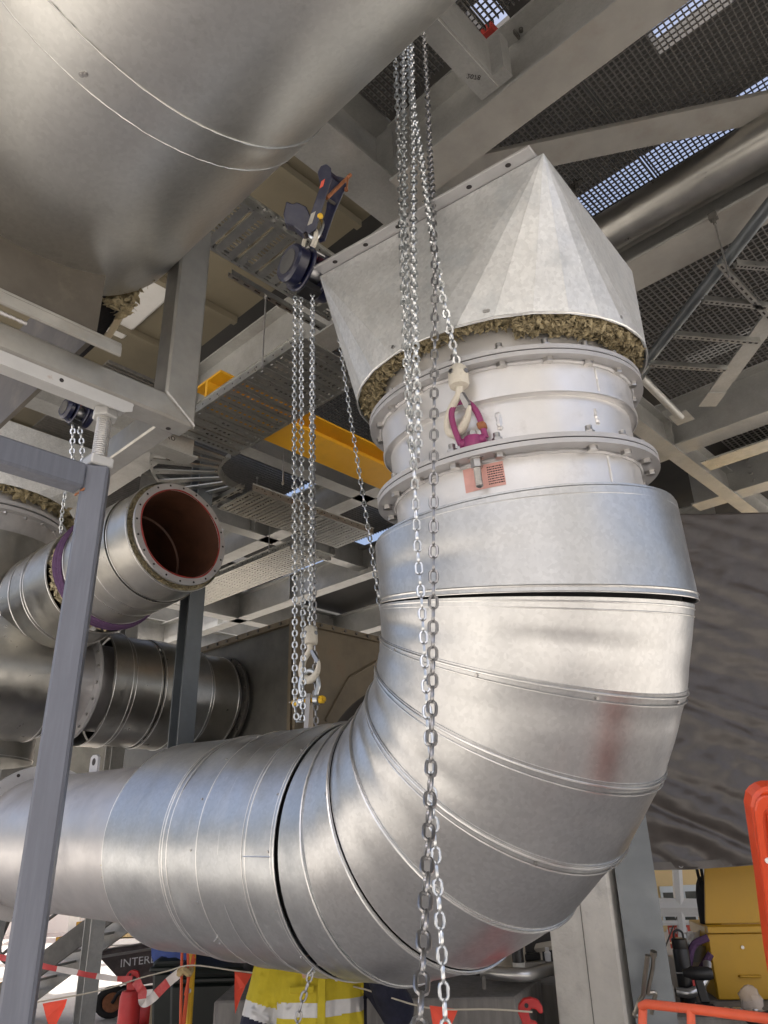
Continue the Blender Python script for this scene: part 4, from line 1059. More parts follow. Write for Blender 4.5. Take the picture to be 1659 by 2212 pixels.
# beam clamp and shackle above it
cl = thing('beam_clamp', dep(700, 400, 4.25), 'blue screw beam clamp carrying the chain hoist on the support beam', 'beam clamp')
pxprism('arm', [(686,372),(693,358),(705,354),(715,362),(717,385),(704,425),(682,496),(668,505),(660,497),(668,470),(692,400)], 4.20, .016, 'hoist_blue', cl, .003)
pxprism('arm', [(712,392),(722,378),(745,384),(748,402),(722,462),(702,520),(690,524),(686,512),(704,455)], 4.40, .016, 'hoist_blue', cl, .003)
pxprism('jaw', [(612,462),(618,434),(632,440),(642,436),(662,446),(676,478),(672,496),(655,505),(634,488),(616,482)], 4.22, .10, 'hoist_blue', cl, .006)
for (x0, y0, x1, y1, r, m, nm) in ((704,368,735,392,.012,'hoist_blue','cross_pin'),(692,420,722,440,.010,'steel_dark','cross_pin'),(672,485,694,512,.012,'hoist_blue','cross_pin'),(706,428,757,378,.011,'rust','screw_spindle'),(752,380,748,412,.006,'rust','tommy_bar')):
    mb = MB(); mb.tube([dep(x0, y0, 4.22), dep(x1, y1, 4.40)], r, 10); mb.build(nm, m, cl, smooth=True)
mb = MB(); mb.hexa(dep(748, 412, 4.39), UP, .011, .02, 8); mb.build('bar_knob', 'rust', cl)
pxprism('warning_label', [(694,392),(702,386),(698,402),(690,407)], 4.197, .002, 'sign_red', cl)
pxprism('rating_plate', [(672,462),(682,456),(674,482),(664,487)], 4.197, .002, 'cream_fabric', cl)
sh = thing('bow_shackle', dep(682, 490, 4.26), 'galvanised shackle with yellow pin joining the beam clamp to the hoist hook', 'shackle', 'bow shackles')
mb = MB(); mb.tube(catmull([dep(690,470,4.27), dep(697,485,4.25), dep(686,512,4.22), dep(672,512,4.22), dep(668,492,4.25), dep(678,470,4.3)], 4), .011, 10); mb.build('bow', 'chain_zinc', sh, smooth=True)
mb = MB(); mb.cyl(dep(683,468,4.30), dep(692,467,4.20), .017, 14); mb.build('pin', 'yellow_paint', sh, bevel=.002)
# ---- left load line
d_l = math.hypot(LUG.x, LUG.y)
LT = LUG+UP*.125
hb_top = LUG+UP*.405
toC = (V((0,0,0))-V((LUG.x, LUG.y, 0))).normalized(); rt_l = V((1,0,0))
PN = LUG_AL.cross(UP).normalized()          # across the lug plate
hook_block('load_hook', hb_top, (rt_l*.8+toC*.6), 'cream load hook holding the shackle on the horizontal duct lug', 1.08)
shk = thing('bow_shackle', LT, 'galvanised bow shackle with yellow nuts on the lug of the horizontal duct', 'shackle', 'bow shackles')
PX = (rt_l*.93+toC*.37).normalized()
pts = [LT+PX*.036-UP*.004, LT+PX*.036+UP*.03, LT+PX*.046+UP*.065, LT+PX*.034+UP*.115, LT+UP*.135, LT-PX*.034+UP*.115, LT-PX*.046+UP*.065, LT-PX*.036+UP*.03, LT-PX*.036-UP*.004]
mb = MB(); mb.tube(catmull(pts, 4), .0105, 10); mb.build('bow', 'chain_zinc', shk, smooth=True)
for s_ in (-1, 1):
    mb = MB(); mb.cyl(LT+PX*s_*.024, LT+PX*s_*.05, .022, 18); mb.build('eye', 'chain_zinc', shk, bevel=.003, smooth=True)
    mb = MB(); mb.hexa(LT+PX*s_*.051, PX*s_, .019, .022); mb.build('nut', 'yellow_paint', shk, bevel=.002)
mb = MB(); mb.cyl(LT-PX*.085, LT+PX*.08, .010, 12); mb.build('pin', 'yellow_paint', shk)
mb = MB(); mb.tube([LT-PX*.07+UP*.01, LT-PX*.10-UP*.003-toC*-.02], .003, 6); mb.build('split_pin', 'chain_zinc', shk)
def strand(pts): return [atd(x, y, d) for x, y, d in pts]
chain('load_chain', [HL-UP*.09+V((.02,0,0)), hb_top+UP*.05], 'tight load chain from the left hoist down to the cream hook', .024, .025, .0072, 'chain_zinc', 'hoist load chains')
chain('hand_chain', strand(((638,640,3.26),(636,900,3.26),(637,1250,3.27),(637,1480,3.27),(640,1545,3.27),(648,1558,3.27),(654,1540,3.28),(655,1400,3.28),(652,1100,3.27),(651,850,3.26),(650,640,3.26))), 'loop of zinc hand chain hanging left of the cream hook', .026, .025, .0066, 'chain_zinc', 'hand chain loops')
chain('slack_chain', strand(((676,650,3.36),(677,1000,3.42),(679,1300,3.46),(681,1480,3.48),(684,1600,3.50))), 'dull slack chain tail hanging behind the cream hook', .030, .024, .0068, 'chain_steel', 'slack chain tails')
chain('slack_chain', strand(((722,660,3.55),(737,760,3.5),(755,885,3.5),(776,1020,3.45),(800,1170,3.4),(822,1320,3.35))), 'thin chain slanting behind the spool flange to the elbow', .034, .022, .006, 'chain_zinc', 'slack chain tails')
# ---- right hoist (its body hides behind the overhead duct)
HR_ = atd(868, -70, 1.98)
hoist(HR_, V((-.7, -.7, 0)), 'blue chain hoist hidden behind the big overhead duct')
# swivel lifting point on the lower flange
aE = None; best = None
for k in range(720):
    a = k*math.pi/360; p = C0+N_AX*.0165+fdir(a)*(.49-.03); v = p-CAM
    x = W_PX/2+F_PX*v.dot(_rt)/v.dot(_fw)
    if v.dot(fdir(a)) < 0 and (best is None or abs(x-1023) < best[0]): best = (abs(x-1023), a, p)
aE, PE = best[1], best[2]
outv = fdir(aE); tang = N_AX.cross(outv).normalized()
if tang.x < 0: tang = -tang
ey = thing('swivel_eye', PE, 'purple swivel lifting eye bolted on the lower flange of the spool', 'lifting eye')
mb = MB(); mb.lathe(PE, N_AX, [(.001,.0),(.026,.0),(.028,.006),(.030,.02),(.026,.036),(.012,.040),(.001,.040)], 20); mb.build('swivel_base', 'purple_paint', ey, smooth=True)
mb = MB(); mb.cyl(PE+N_AX*.022-tang*.042, PE+N_AX*.022+tang*.042, .016, 14); mb.build('cross_barrel', 'purple_paint', ey, bevel=.004, smooth=True)
lean = (N_AX*.96+outv*.12-tang*.12).normalized(); b0 = PE+N_AX*.022
pts = [b0-tang*.040, b0-tang*.044+lean*.05, b0-tang*.040+lean*.10, b0-tang*.020+lean*.128, b0+tang*.006+lean*.130, b0+tang*.028+lean*.112, b0+tang*.040+lean*.07, b0+tang*.040]
mb = MB(); mb.tube(catmull(pts, 4), .0095, 10); mb.build('bail', 'purple_paint', ey, smooth=True)
mb = MB(); mb.hexa(PE+N_AX*.04, N_AX, .016, .012); mb.build('bolt_head', 'bolt_zinc', ey)
mb = MB(); mb.box(b0+tang*.040+lean*.04, (.026, .026, .022), (tang, outv, lean)); mb.build('tape_wrap', 'rust', ey, bevel=.004)
mb = MB(); pr = []
for k in range(12): pr += [(.0105, .03+k*.005), (.0118, .032+k*.005), (.0105, .0345+k*.005)]
mb.lathe(PE-N_AX*.0165*2, -N_AX, [(.001,.02)]+pr+[(.001, .095)], 14); mb.build('bolt_thread', 'bolt_zinc', ey, smooth=True, auto=R(50))
mb = MB(); mb.hexa(PE-N_AX*.0165*2-N_AX*.004, -N_AX, .018, .026); mb.build('bolt_nut', 'bolt_zinc', ey)
mb = MB(); mb.hexa(PE-N_AX*.0165*2-N_AX*.0005, -N_AX, .024, .004, 20); mb.build('washer', 'bolt_zinc', ey)
bail_top = b0+lean*.128-tang*.008
HKX = (tang*.9+outv*.42).normalized()
rb_top = dep(991, 822, (bail_top-CAM).dot(_fw)-.012)
HKZ = (rb_top-UP*.02-(bail_top+UP*-.012-HKX*.004)).normalized()
hook_block('load_hook', rb_top, HKX, 'cream speckled load hook pulling on the purple swivel eye', .95, Z=HKZ)
q_ = rb_top+UP*.055
def dl(pts): return [dep(x, y, d) for x, y, d in pts]
dq = math.hypot(q_.x, q_.y)
chain('load_chain', [HR_-UP*.08]+strand(((890,210,1.90),(908,330,1.86),(925,450,1.82),(952,620,1.79)))+[q_], 'load chain slanting across the hood to the cream hook on the purple eye', .0235, .0245, .0072, 'chain_zinc', 'hoist load chains')
chain('hand_chain', dl(((915,60,3.65),(922,180,3.32),(928,318,2.98),(935,462,2.42),(939,600,2.24),(939,700,2.16),(937,1000,1.93),(936,1300,1.73),(931,1650,1.44),(919,1950,1.19),(903,2290,.96))), 'thickest dark hand chain running down the centre closest to the viewer', .0345, .0225, .0056, 'chain_steel', 'hand chain loops')
chain('hand_chain', strand(((854,110,1.90),(864,372,1.90),(868,520,1.86),(876,760,1.82),(884,900,1.80),(894,1010,1.78),(902,1187,1.77),(912,1320,1.77),(924,1560,1.74),(940,1820,1.72),(954,2050,1.70),(966,2290,1.68))), 'thin zinc hand chain running down beside the thickest chain', .0300, .0205, .0052, 'chain_zinc', 'hand chain loops')
chain('slack_chain', strand(((871,100,1.90),(873,372,1.88),(877,600,1.86),(884,800,1.84),(889,985,1.83))), 'inner slack chain strand hanging before the hood left of the centre', .0235, .0235, .0068, 'chain_zinc', 'slack chain tails')
chain('slack_chain', strand(((888,95,1.88),(893,354,1.85),(893,520,1.82),(898,760,1.80),(903,900,1.80),(904,992,1.80))), 'slack chain tail ending at the lower flange beside the centre chain', .0235, .0240, .0070, 'chain_zinc', 'slack chain tails')
# small chain in front of the worker
chain('slack_chain', strand(((700,2070,3.0),(676,2092,3.0),(662,2135,3.0),(648,2180,3.0),(636,2250,3.0))), 'short chain hanging in front of the yellow shirt', .030, .022, .006, 'chain_steel', 'slack chain tails')
# far left hoist above the vertical duct
HF = atd(166, 892, 4.6)
hoist(HF, V((-.6, -.8, 0)), 'small dark blue chain hoist behind the screw jack on the left', K=.95)
chain('hand_chain', strand(((158,905,4.6),(157,950,4.6),(155,1005,4.6))), 'left of two short chains beside the screw jack', .036, .034, .009, 'chain_zinc', 'far left chains')
chain('hand_chain', strand(((168,905,4.62),(176,950,4.62),(180,1005,4.62))), 'right of two short chains beside the screw jack', .036, .034, .009, 'chain_zinc', 'far left chains')
# ================================================================== background ducts
def axring(c, ax, r, n=64):
    d, sd, u = frame(ax); return [c+(sd*math.cos(2*math.pi*k/n)+u*math.sin(2*math.pi*k/n))*r for k in range(n)]
def sleeve(name, c, ax, r, s0, s1, m, parent, seed=0, r1=None, beads=()):
    ax = V(ax).normalized()
    o = shell(name, lerp_r(axring(c+ax*s0, ax, r), axring(c+ax*s1, ax, r1 or r), 4, .0015, seed), m, parent)
    if beads:
        mb = MB()
        for s_ in beads: bead(mb, axring(c+ax*s_, ax, r+.001), .006)
        mb.build('seam_bead', 'seam', o, smooth=True)
    return o
def bolt_ring(parent, c, ax, r, n, m='bolt_zinc', sz=.016, h=.02):
    d, sd, u = frame(ax)
    for k in range(n):
        a = 2*math.pi*(k+.3)/n; mb = MB(); mb.hexa(c+(sd*math.cos(a)+u*math.sin(a))*r, ax, sz, h); mb.build('bolt', m, parent)
# open mouthed duct
MO = dep(393, 1152, 6.0); P2 = dep(193, 1262, 6.75)
U2 = (P2-MO).normalized()
od = thing('open_duct', MO, 'clad duct on the left with its flanged open mouth showing rusty brown inside', 'duct')
mb = MB(); mb.ring(MO, U2, .375, .437, 0, .022, 72); of = mb.build('flange', 'bare_pipe', od, smooth=True)
d_, sd_, u_ = frame(U2)
mb = MB()
for k in range(20):
    a = 2*math.pi*k/20; mb.hexa(MO-U2*.0005+(sd_*math.cos(a)+u_*math.sin(a))*.415, -U2, .009, .002, 10)
stuff(mb.build('bolt_hole', 'print_dark', of))
mb = MB(); n = 150; rg = []
for k in range(n):
    a = 2*math.pi*k/n; rg.append(MO-U2*.002+(sd_*math.cos(a)+u_*math.sin(a))*(.379+.004*math.sin(a*5)))
mb.tube(rg, [.004+.003*abs(math.sin(k*.21)) for k in range(n)], 6, closed=True); mb.build('red_sealant', 'paint_red_raw', od, smooth=True)
mb = MB(); mb.lathe(MO, U2, [(.376,.001),(.370,.02),(.370,.55),(.355,.56),(.355,1.9),(.001,1.9)], 64); mb.build('inner_wall', 'rust_inner', od, smooth=True)
mb = MB(); mb.box(MO+U2*1.2+(-sd_*.05)+u_*.03-U2*0, (.13, .1, .004), (sd_, u_, U2)); mb.build('paper_note', 'label_white', od)
mb = MB(); mb.lathe(MO, U2, [(.40,.02),(.40,.3)], 64); mb.build('pipe', 'bare_pipe', od, smooth=True)
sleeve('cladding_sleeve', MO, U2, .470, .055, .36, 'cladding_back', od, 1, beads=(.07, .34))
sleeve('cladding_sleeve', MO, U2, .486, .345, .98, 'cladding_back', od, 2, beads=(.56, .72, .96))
mb = MB(); mb.ring(MO, U2, .40, .462, .09, .14, 64); mb.build('insulation_core', 'rockwool_pale', od)
wool('insulation', od, MO+U2*.085, U2, .405, .455, -.015, .02, 500, 'rockwool', 6, .012)
mb = MB(); mb.lathe(MO, U2, [(.42,.95),(.44,1.0),(.455,1.1),(.44,1.24)], 64); mb.build('insulation_core', 'rockwool_pale', od, smooth=True)
wool('insulation', od, MO+U2*1.09, U2, .43, .475, -.10, .12, 1500, 'rockwool_pale', 7, .017)
slg = thing('lifting_sling', MO+U2*1.05+UP*.5, 'purple lifting sling wrapped round the open mouthed duct', 'sling')
for k, s_ in enumerate((.99, 1.025, 1.06)):
    mb = MB(); pts = [p+U2*.012*math.sin(i*.5+k) for i, p in enumerate(axring(MO+U2*s_, U2, .492+.006*(k == 1), 48))]
    mb.tube(pts, .024, 6, closed=True); mb.build('strand', 'purple_sling', slg, smooth=True)
chain('hand_chain', [dep(148, 1000, 5.9), dep(142, 1060, 6.1), dep(134, 1110, 6.2), dep(131, 1158, 6.25)], 'chain behind the prop post lifting the purple sling', .036, .034, .009, 'chain_zinc', 'far left chains')
sleeve('cladding_sleeve', MO, U2, .50, 1.2, 1.62, 'cladding_back', od, 3, beads=(1.22, 1.6))
sleeve('cladding_sleeve', MO, U2, .506, 1.61, 2.05, 'cladding_back', od, 4, beads=(1.63, 1.85, 2.03))
mb = MB(); mb.lathe(MO, U2, [(.40,2.0),(.40,3.4)], 64); mb.build('pipe', 'bare_pipe', od, smooth=True)
mb = MB(); mb.ring(MO, U2, .40, .46, 2.10, 2.14, 64); f2 = mb.build('flange', 'flange_paint', od, smooth=True)
bolt_ring(od, MO+U2*2.14, U2, .44, 18)
mb = MB(); mb.ring(MO, U2, .415, .43, 2.28, 2.34, 64); mb.ring(MO, U2, .415, .43, 2.5, 2.54, 64); mb.build('band', 'seam', od, smooth=True)
for k in range(3):
    mb = MB(); a = R(200+30*k); mb.box(MO+U2*2.4+(sd_*math.cos(a)+u_*math.sin(a))*.43, (.06, .06, .05), (sd_, u_, U2)); mb.build('bracket', 'frame_steel', od)
# tall vertical duct behind it on the far left
VD = dep(-20, 1100, 8.2); VD.z = 0
vd = thing('vertical_duct', V((VD.x, VD.y, 3)), 'tall clad vertical duct with hood and flange at the far left edge behind the prop', 'duct')
zz = lambda y: dep(60, y, 7.6).z
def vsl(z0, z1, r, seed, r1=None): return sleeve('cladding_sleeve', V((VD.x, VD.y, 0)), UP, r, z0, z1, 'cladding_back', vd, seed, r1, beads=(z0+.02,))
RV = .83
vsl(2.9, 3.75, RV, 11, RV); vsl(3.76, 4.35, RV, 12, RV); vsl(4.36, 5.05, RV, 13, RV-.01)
mb = MB(); mb.lathe(V((VD.x, VD.y, 0)), UP, [(RV-.10, 5.0),(RV-.10, 5.75)], 72); mb.build('pipe', 'bare_pipe', vd, smooth=True)
mb = MB(); mb.ring(V((VD.x, VD.y, 5.28)), UP, RV-.11, RV-.015, 0, .04, 72); mb.ring(V((VD.x, VD.y, 5.34)), UP, RV-.11, RV-.015, 0, .04, 72); mb.build('flange', 'flange_paint', vd, smooth=True)
bolt_ring(vd, V((VD.x, VD.y, 5.24)), UP, RV-.05, 24, sz=.022)
wool('insulation', vd, V((VD.x, VD.y, 5.5)), UP, RV-.10, RV, -.03, .05, 500, 'rockwool', 12, .04)
mb = MB(); hb = [V((VD.x, VD.y, 5.52))+V((math.cos(q), math.sin(q), 0))*(RV+.04) for q in [2*math.pi*k/32 for k in range(32)]]
ht = [V((VD.x, VD.y, 6.15))+(AD*sx+BD*sy)*1.0 for sx, sy in ((1,1),(-1,1),(-1,-1),(1,-1))]
tp = []
for k in range(32):
    v = hb[k]-V((VD.x, VD.y, 0)); j = max(range(4), key=lambda i: (ht[i]-V((VD.x, VD.y, 0))).to_2d().normalized().dot(v.to_2d().normalized())); tp.append(ht[j])
mb.add(hb+tp, [(k, (k+1) % 32, 32+(k+1) % 32, 32+k) for k in range(32)]); mb.build('hood', 'hood_sheet', vd)
# lower background duct along the B direction
LD = dep(290, 1496, 7.7)
ld = thing('background_duct', LD, 'dull banded horizontal duct with bolted flange left of the fan casing', 'duct')
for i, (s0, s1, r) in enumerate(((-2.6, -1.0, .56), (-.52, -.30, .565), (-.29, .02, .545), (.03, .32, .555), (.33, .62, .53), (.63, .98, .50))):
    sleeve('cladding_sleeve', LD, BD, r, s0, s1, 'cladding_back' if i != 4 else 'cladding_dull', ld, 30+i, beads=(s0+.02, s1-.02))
mb = MB(); mb.lathe(LD, BD, [(.42,-2.6),(.42,1.6)], 64); mb.build('pipe', 'bare_pipe', ld, smooth=True)
for s_ in (-.95, -.64, 1.05, 1.16):
    mb = MB(); mb.ring(LD+BD*s_, BD, .42, .52, 0, .03, 64); mb.build('flange', 'flange_paint' if s_ < 0 else 'steel_dark', ld, smooth=True)
bolt_ring(ld, LD-BD*.64, -BD, .49, 20); bolt_ring(ld, LD+BD*1.05, -BD, .49, 20, 'steel_dark')
mb = MB(); mb.ring(LD+BD*1.2, BD, .42, .60, 0, .05, 64); mb.build('end_flange', 'rust', ld, smooth=True)
for (s_, zt) in ((.8, 0),):
    mb = MB(); mb.box(LD+BD*s_-UP*.9, (.3, .35, .9), (AD, BD, UP)); mb.build('pedestal', 'steel_dark', ld)
# fan casing
FC = dep(640, 1345, 8.0); fa_, fb_, fz = ga(FC), gb(FC), FC.z
fc = thing('fan_casing', V((FC.x, FC.y, 2.25)), 'big dark grey sheet metal fan casing with tan side behind the left chains', 'fan casing')
mb = MB(); mb.prism([G(fa_, fb_, 2.25), G(fa_+3.6, fb_, 2.25), G(fa_+3.6, fb_, fz-.25), G(fa_+2.6, fb_, fz), G(fa_, fb_, fz)], BD*.03); wl = mb.build('side_sheet', 'duct_dark', fc)
mb = MB(); mb.prism([G(fa_-.001, fb_, 2.25), G(fa_-.001, fb_, fz), G(fa_-.001, fb_+2.6, fz-.02), G(fa_-.001, fb_+2.6, 2.25)], -AD*.03); mb.build('front_sheet', 'duct_tan', fc)
mb = MB(); mb.prism([G(fa_, fb_, fz+.0015), G(fa_+2.6, fb_, fz+.0015), G(fa_+2.6, fb_+2.6, fz+.0015), G(fa_, fb_+2.6, fz+.0015)], UP*.03); mb.build('top_sheet', 'duct_tan', fc)
mb = MB(); mb.gbox(fa_-.07, fa_-.032, fb_-.05, fb_-.002, 2.25, fz+.05); mb.gbox(fa_+.002, fa_+.05, fb_-.055, fb_-.003, 2.25, fz+.05); mb.build('corner_flange', 'duct_tan', fc)
mb = MB(); mb.gbox(fa_+.06, fa_+2.7, fb_-.05, fb_-.003, fz-.01, fz+.05); mb.gbox(fa_-.085, fa_-.034, fb_, fb_+2.6, fz-.03, fz+.03); mb.build('top_flange', 'duct_tan', fc)
for k in range(14):
    mb = MB(); mb.hexa(G(fa_-.086, fb_+.1+k*.18, fz), -AD, .018, .015); mb.build('bolt', 'steel_dark', fc)
for k in range(12):
    mb = MB(); mb.hexa(G(fa_+.2+k*.2, fb_-.052, fz+.02), -BD, .018, .015); mb.build('bolt', 'steel_dark', fc)
mb = MB(); mb.tube([G(fa_+3.0, fb_-.004, fz-.1), G(fa_+1.2, fb_-.004, 2.4), G(fa_+2.2, fb_-.004, 1.9)], .014, 5); mb.tube([G(fa_+3.2, fb_-.004, 2.0), G(fa_+1.1, fb_-.004, 1.4)], .014, 5); mb.build('fold_line', 'duct_dark', fc)
mb = MB(); mb.tube([G(fa_-.034, fb_+.75, fz-.5), G(fa_-.034, fb_+1.6, fz-.04)], .02, 5); mb.tube([G(fa_-.034, fb_+.75, fz-.5), G(fa_-.034, fb_+.4, fz-1.0)], .02, 5); mb.build('fold_line', 'duct_tan', fc)
# dark draped cover behind the elbow
cv = MB(); CC = dep(930, 1720, 6.4); rnd = random.Random(2); vs = []; fs = []; NU, NV = 48, 36
for j in range(NV+1):
    th_ = math.pi*.5*j/NV
    for i in range(NU):
        ph = 2*math.pi*i/NU
        fold = 1+.025*math.sin(ph*9+2*math.sin(th_*4))+.015*math.sin(ph*23+th_*7)*math.sin(th_)
        x, y, z = math.sin(th_)**.8*math.cos(ph)*1.25*fold, math.sin(th_)**.8*math.sin(ph)*1.1*fold, math.cos(th_)**.75*2.3+.02*math.sin(ph*5+th_*9)
        vs.append(V((CC.x, CC.y, GZ+.9))+V((x, y, z)))
for j in range(NV):
    for i in range(NU): fs.append((j*NU+i, j*NU+(i+1) % NU, (j+1)*NU+(i+1) % NU, (j+1)*NU+i))
k0 = len(vs)
for i in range(NU): vs.append(V((vs[NV*NU+i].x, vs[NV*NU+i].y, GZ)))
for i in range(NU): fs.append((NV*NU+i, NV*NU+(i+1) % NU, k0+(i+1) % NU, k0+i))
cv.add(vs, fs); tag(cv.build('draped_cover', 'tarp_brown', None, smooth=True, auto=R(70)), 'dark brown cover draped over a machine behind the elbow duct', 'cover')
# far column at the left middle
def hcol(name, p, z0, z1, w, label, ax=None, m='column_galv', group=None, tf=.014):
    ax = ax or AD; bx_ = UP.cross(ax)
    root = thing(name, V((p.x, p.y, z0)), label, 'column', group)
    mb = MB(); pr = isec(w, w, tf, tf*.75)
    mb.prism([V((p.x, p.y, z0))+ax*(y-w/2)+bx_*x for x, y in pr], UP*(z1-z0)); mb.build('shaft', m, root)
    mb = MB(); mb.box(V((p.x, p.y, z0+.012)), (w+.12, w+.12, .024), (ax, bx_, UP)); mb.build('base_plate', m, root)
    return root
hcol('steel_column', atd(403, 1450, 6.9), 2.35, 5.7, .16, 'slim steel column between the open duct and the fan casing', group='steel columns')
hcol('steel_column', atd(193, 2100, 9.0), GZ, 5.7, .15, 'galvanised column below the bare pipe beside the wheelbarrow', group='steel columns', m='beam_galv')
hcol('steel_column', atd(30, 1620, 9.5), GZ, 6.0, .30, 'shiny column at the left edge above the bare pipe', group='steel columns', m='beam_galv')

for (aa, bb) in ((fa_+.15, fb_+.15), (fa_+1.6, fb_+2.3), (fa_+.15, fb_+2.4)):
    mb = MB(); mb.gbox(aa-.06, aa+.06, bb-.06, bb+.06, GZ, 2.249); mb.build('leg', 'steel_dark', fc)
mb = MB(); mb.gbox(fa_+.02, fa_+3.5, fb_+.04, fb_+2.5, 2.26, 2.29); mb.build('floor_sheet', 'duct_dark', fc)
# ================================================================== right side: column, pier, tarpaulin, plinths
pc = atb(1432, 2180, 4.16)
def colp(): return V((pc.x, pc.y, 0))
hc = hcol('steel_column', atb(1409, 2150, 4.16), GZ, 5.7, .20, 'galvanised column right of the concrete pier carrying locking pliers', ax=V((-.25, -.97, 0)).normalized(), group='steel columns')
mb = MB(); mb.gbox(2.215, 2.62, 4.02, 4.5, GZ, 2.45); pier = tag(mb.build('concrete_pier', 'concrete_pier', None, bevel=.012), 'pale rough concrete pier under the elbow duct beside the steel column', 'pier')
mb = MB(); mb.gbox(2.40, 2.404, 4.0165, 4.0185, GZ, 2.3); mb.build('form_line', 'concrete_dark', pier)
# tarpaulin
from mathutils import noise as mnoise
tp_ = MB(); vs = []; fs = []; NX, NY = 210, 150
for j in range(NY+1):
    v = j/NY
    for i in range(NX+1):
        u = i/NX
        x = .75+u*3.6; z = 1.905+v*2.36+.010*math.sin(u*17)*(1-v)
        k = .35+.85*(1-v)**1.4
        # creases run down to the right, tightest near the lower hem
        p1 = V((x*.7+z*.5, z*5.2+x*2.4, .3)); p2 = V((x*.6-z*.3, z*9.5+x*3.0, 4.1)); p3 = V((x*7, z*9, 7.7))
        cr = .022*abs(mnoise.noise(p1*1.1))+.016*abs(mnoise.noise(p2*1.1))+.030*mnoise.noise(p1*.3)+.012*abs(mnoise.noise(p3*.55))+.006*abs(mnoise.noise(p3*1.2))
        y = 4.98+.10*u-cr*2.1*k+.05*math.sin(3*u)
        vs.append(V((x, y, z)))
for j in range(NY):
    for i in range(NX): fs.append((j*(NX+1)+i, j*(NX+1)+i+1, (j+1)*(NX+1)+i+1, (j+1)*(NX+1)+i))
tp_.add(vs, fs); tpo = tag(tp_.build('tarpaulin', 'tarp', None, smooth=True, auto=R(120)), 'large creased dark grey tarpaulin hanging at the right behind the elbow', 'tarpaulin')
sm = tpo.modifiers.new('thickness', 'SOLIDIFY'); sm.thickness = .002
mb = MB(); hem = [vs[i]+V((0,-.004,.0)) for i in range(0, NX+1, 2)]; hv = []; hf = []
for p in hem: hv += [p+UP*.0, p+UP*.045]
for i in range(len(hem)-1): hf.append((2*i, 2*i+1, 2*i+3, 2*i+2))
mb.add(hv, hf); mb.build('hem', 'tarp', tpo, smooth=True)
for i in range(6, NX, 26):
    p = vs[i]+UP*.024; mb = MB(); mb.tube([p+V((math.cos(q)*.012, -.008, math.sin(q)*.012)) for q in [2*math.pi*k/12 for k in range(12)]], .004, 6, closed=True); mb.build('eyelet', 'bolt_zinc', tpo, smooth=True)
# plinths
mb = MB(); mb.prism([V((-1.0, 4.75, GZ)), V((.62, 4.62, GZ)), V((.86, 5.2, GZ)), V((-1.0, 5.9, GZ))], UP*(1.33-GZ)); 
pl1 = tag(mb.build('concrete_plinth', 'concrete_dark', None, bevel=.01), 'stained dark concrete plinth behind the worker under the elbow', 'plinth')
mb = MB(); mb.prism([V((.80, 5.22, GZ)), V((1.6, 5.05, GZ)), V((1.6, 6.2, GZ)), V((.80, 6.2, GZ))], UP*(1.30-GZ)); tag(mb.build('concrete_plinth', 'concrete_dark', None, bevel=.01), 'dark concrete plinth in the shadow left of the concrete pier', 'plinth')
ZP = 1.15
mb = MB(); mb.prism([V((1.55, 4.98, GZ)), V((3.6, 4.78, GZ)), V((3.6, 6.4, GZ)), V((1.62, 6.4, GZ))], UP*(ZP-GZ)); tag(mb.build('concrete_plinth', 'concrete_dark', None, bevel=.012), 'grey concrete plinth below the yellow cabinet on the right', 'plinth')
# conduit on the left plinth
mb = MB(); mb.tube(catmull([atd(1040, 2098, 4.78), atd(1085, 2103, 4.75), atd(1135, 2106, 4.75), atd(1165, 2100, 4.85), atd(1190, 2093, 4.95), atd(1225, 2092, 5.0)], 6), .034, 14); cdt = tag(mb.build('conduit_pipe', 'conduit', None, smooth=True), 'bent steel conduit lying on the plinth under the elbow', 'conduit')
mb = MB(); mb.box(atd(1045, 2122, 4.7), (.02, .03, .06)); mb.build('clip', 'steel_dark', cdt)
def bx(name, c, size, m, label, cat, rot=0, bevel=.004, group=None):
    X = V((math.cos(rot), math.sin(rot), 0)); Y = V((-math.sin(rot), math.cos(rot), 0))
    mb = MB(); mb.box(c, size, (X, Y, UP)); return tag(mb.build(name, m, None, bevel=bevel), label, cat, group)
p = atd(1088, 2100, 5.05)
b_ = bx('junction_box', p+UP*.11, (.26, .10, .22), 'cream_panel', 'cream junction box on the plinth left of the spray can', 'junction box', .25, .01)
mb = MB(); mb.box(p+UP*.11+V((.012, -.058, 0)), (.20, .012, .16), (V((math.cos(.25), math.sin(.25), 0)), V((-math.sin(.25), math.cos(.25), 0)), UP)); mb.build('lid', 'cream_panel', b_, bevel=.006)
mb = MB(); mb.hexa(p+UP*.16+V((.03,-.066,0)), V((.25,-1,0)), .02, .012, 14); mb.build('knob', 'conduit', b_)
p = atd(1123, 2112, 4.9)
sc_ = thing('spray_can', p, 'black spray can with light blue cap on the plinth', 'spray can')
mb = MB(); mb.lathe(p, UP, [(.001,0),(.033,0),(.034,.01),(.034,.165),(.028,.18),(.020,.185)], 20); mb.build('can_body', 'bottle_black', sc_, smooth=True)
mb = MB(); mb.lathe(p, UP, [(.031,.181),(.031,.215),(.027,.222),(.001,.222)], 20); mb.build('cap', 'window_frame', sc_, smooth=True)
mb = MB(); mb.lathe(p, UP, [(.0346,.035),(.0346,.075)], 20); mb.build('label_band', 'label_white', sc_, smooth=True)
bx('carton', atd(1152, 2106, 5.1)+UP*.035, (.14, .10, .07), 'cream_fabric', 'small grey carton on the plinth right of the spray can', 'box', .1)
bx('carton', atd(1149, 2098, 5.1)+UP*.075, (.10, .08, .035), 'black_plastic', 'black carton on top of the grey one by the spray can', 'box', .15)
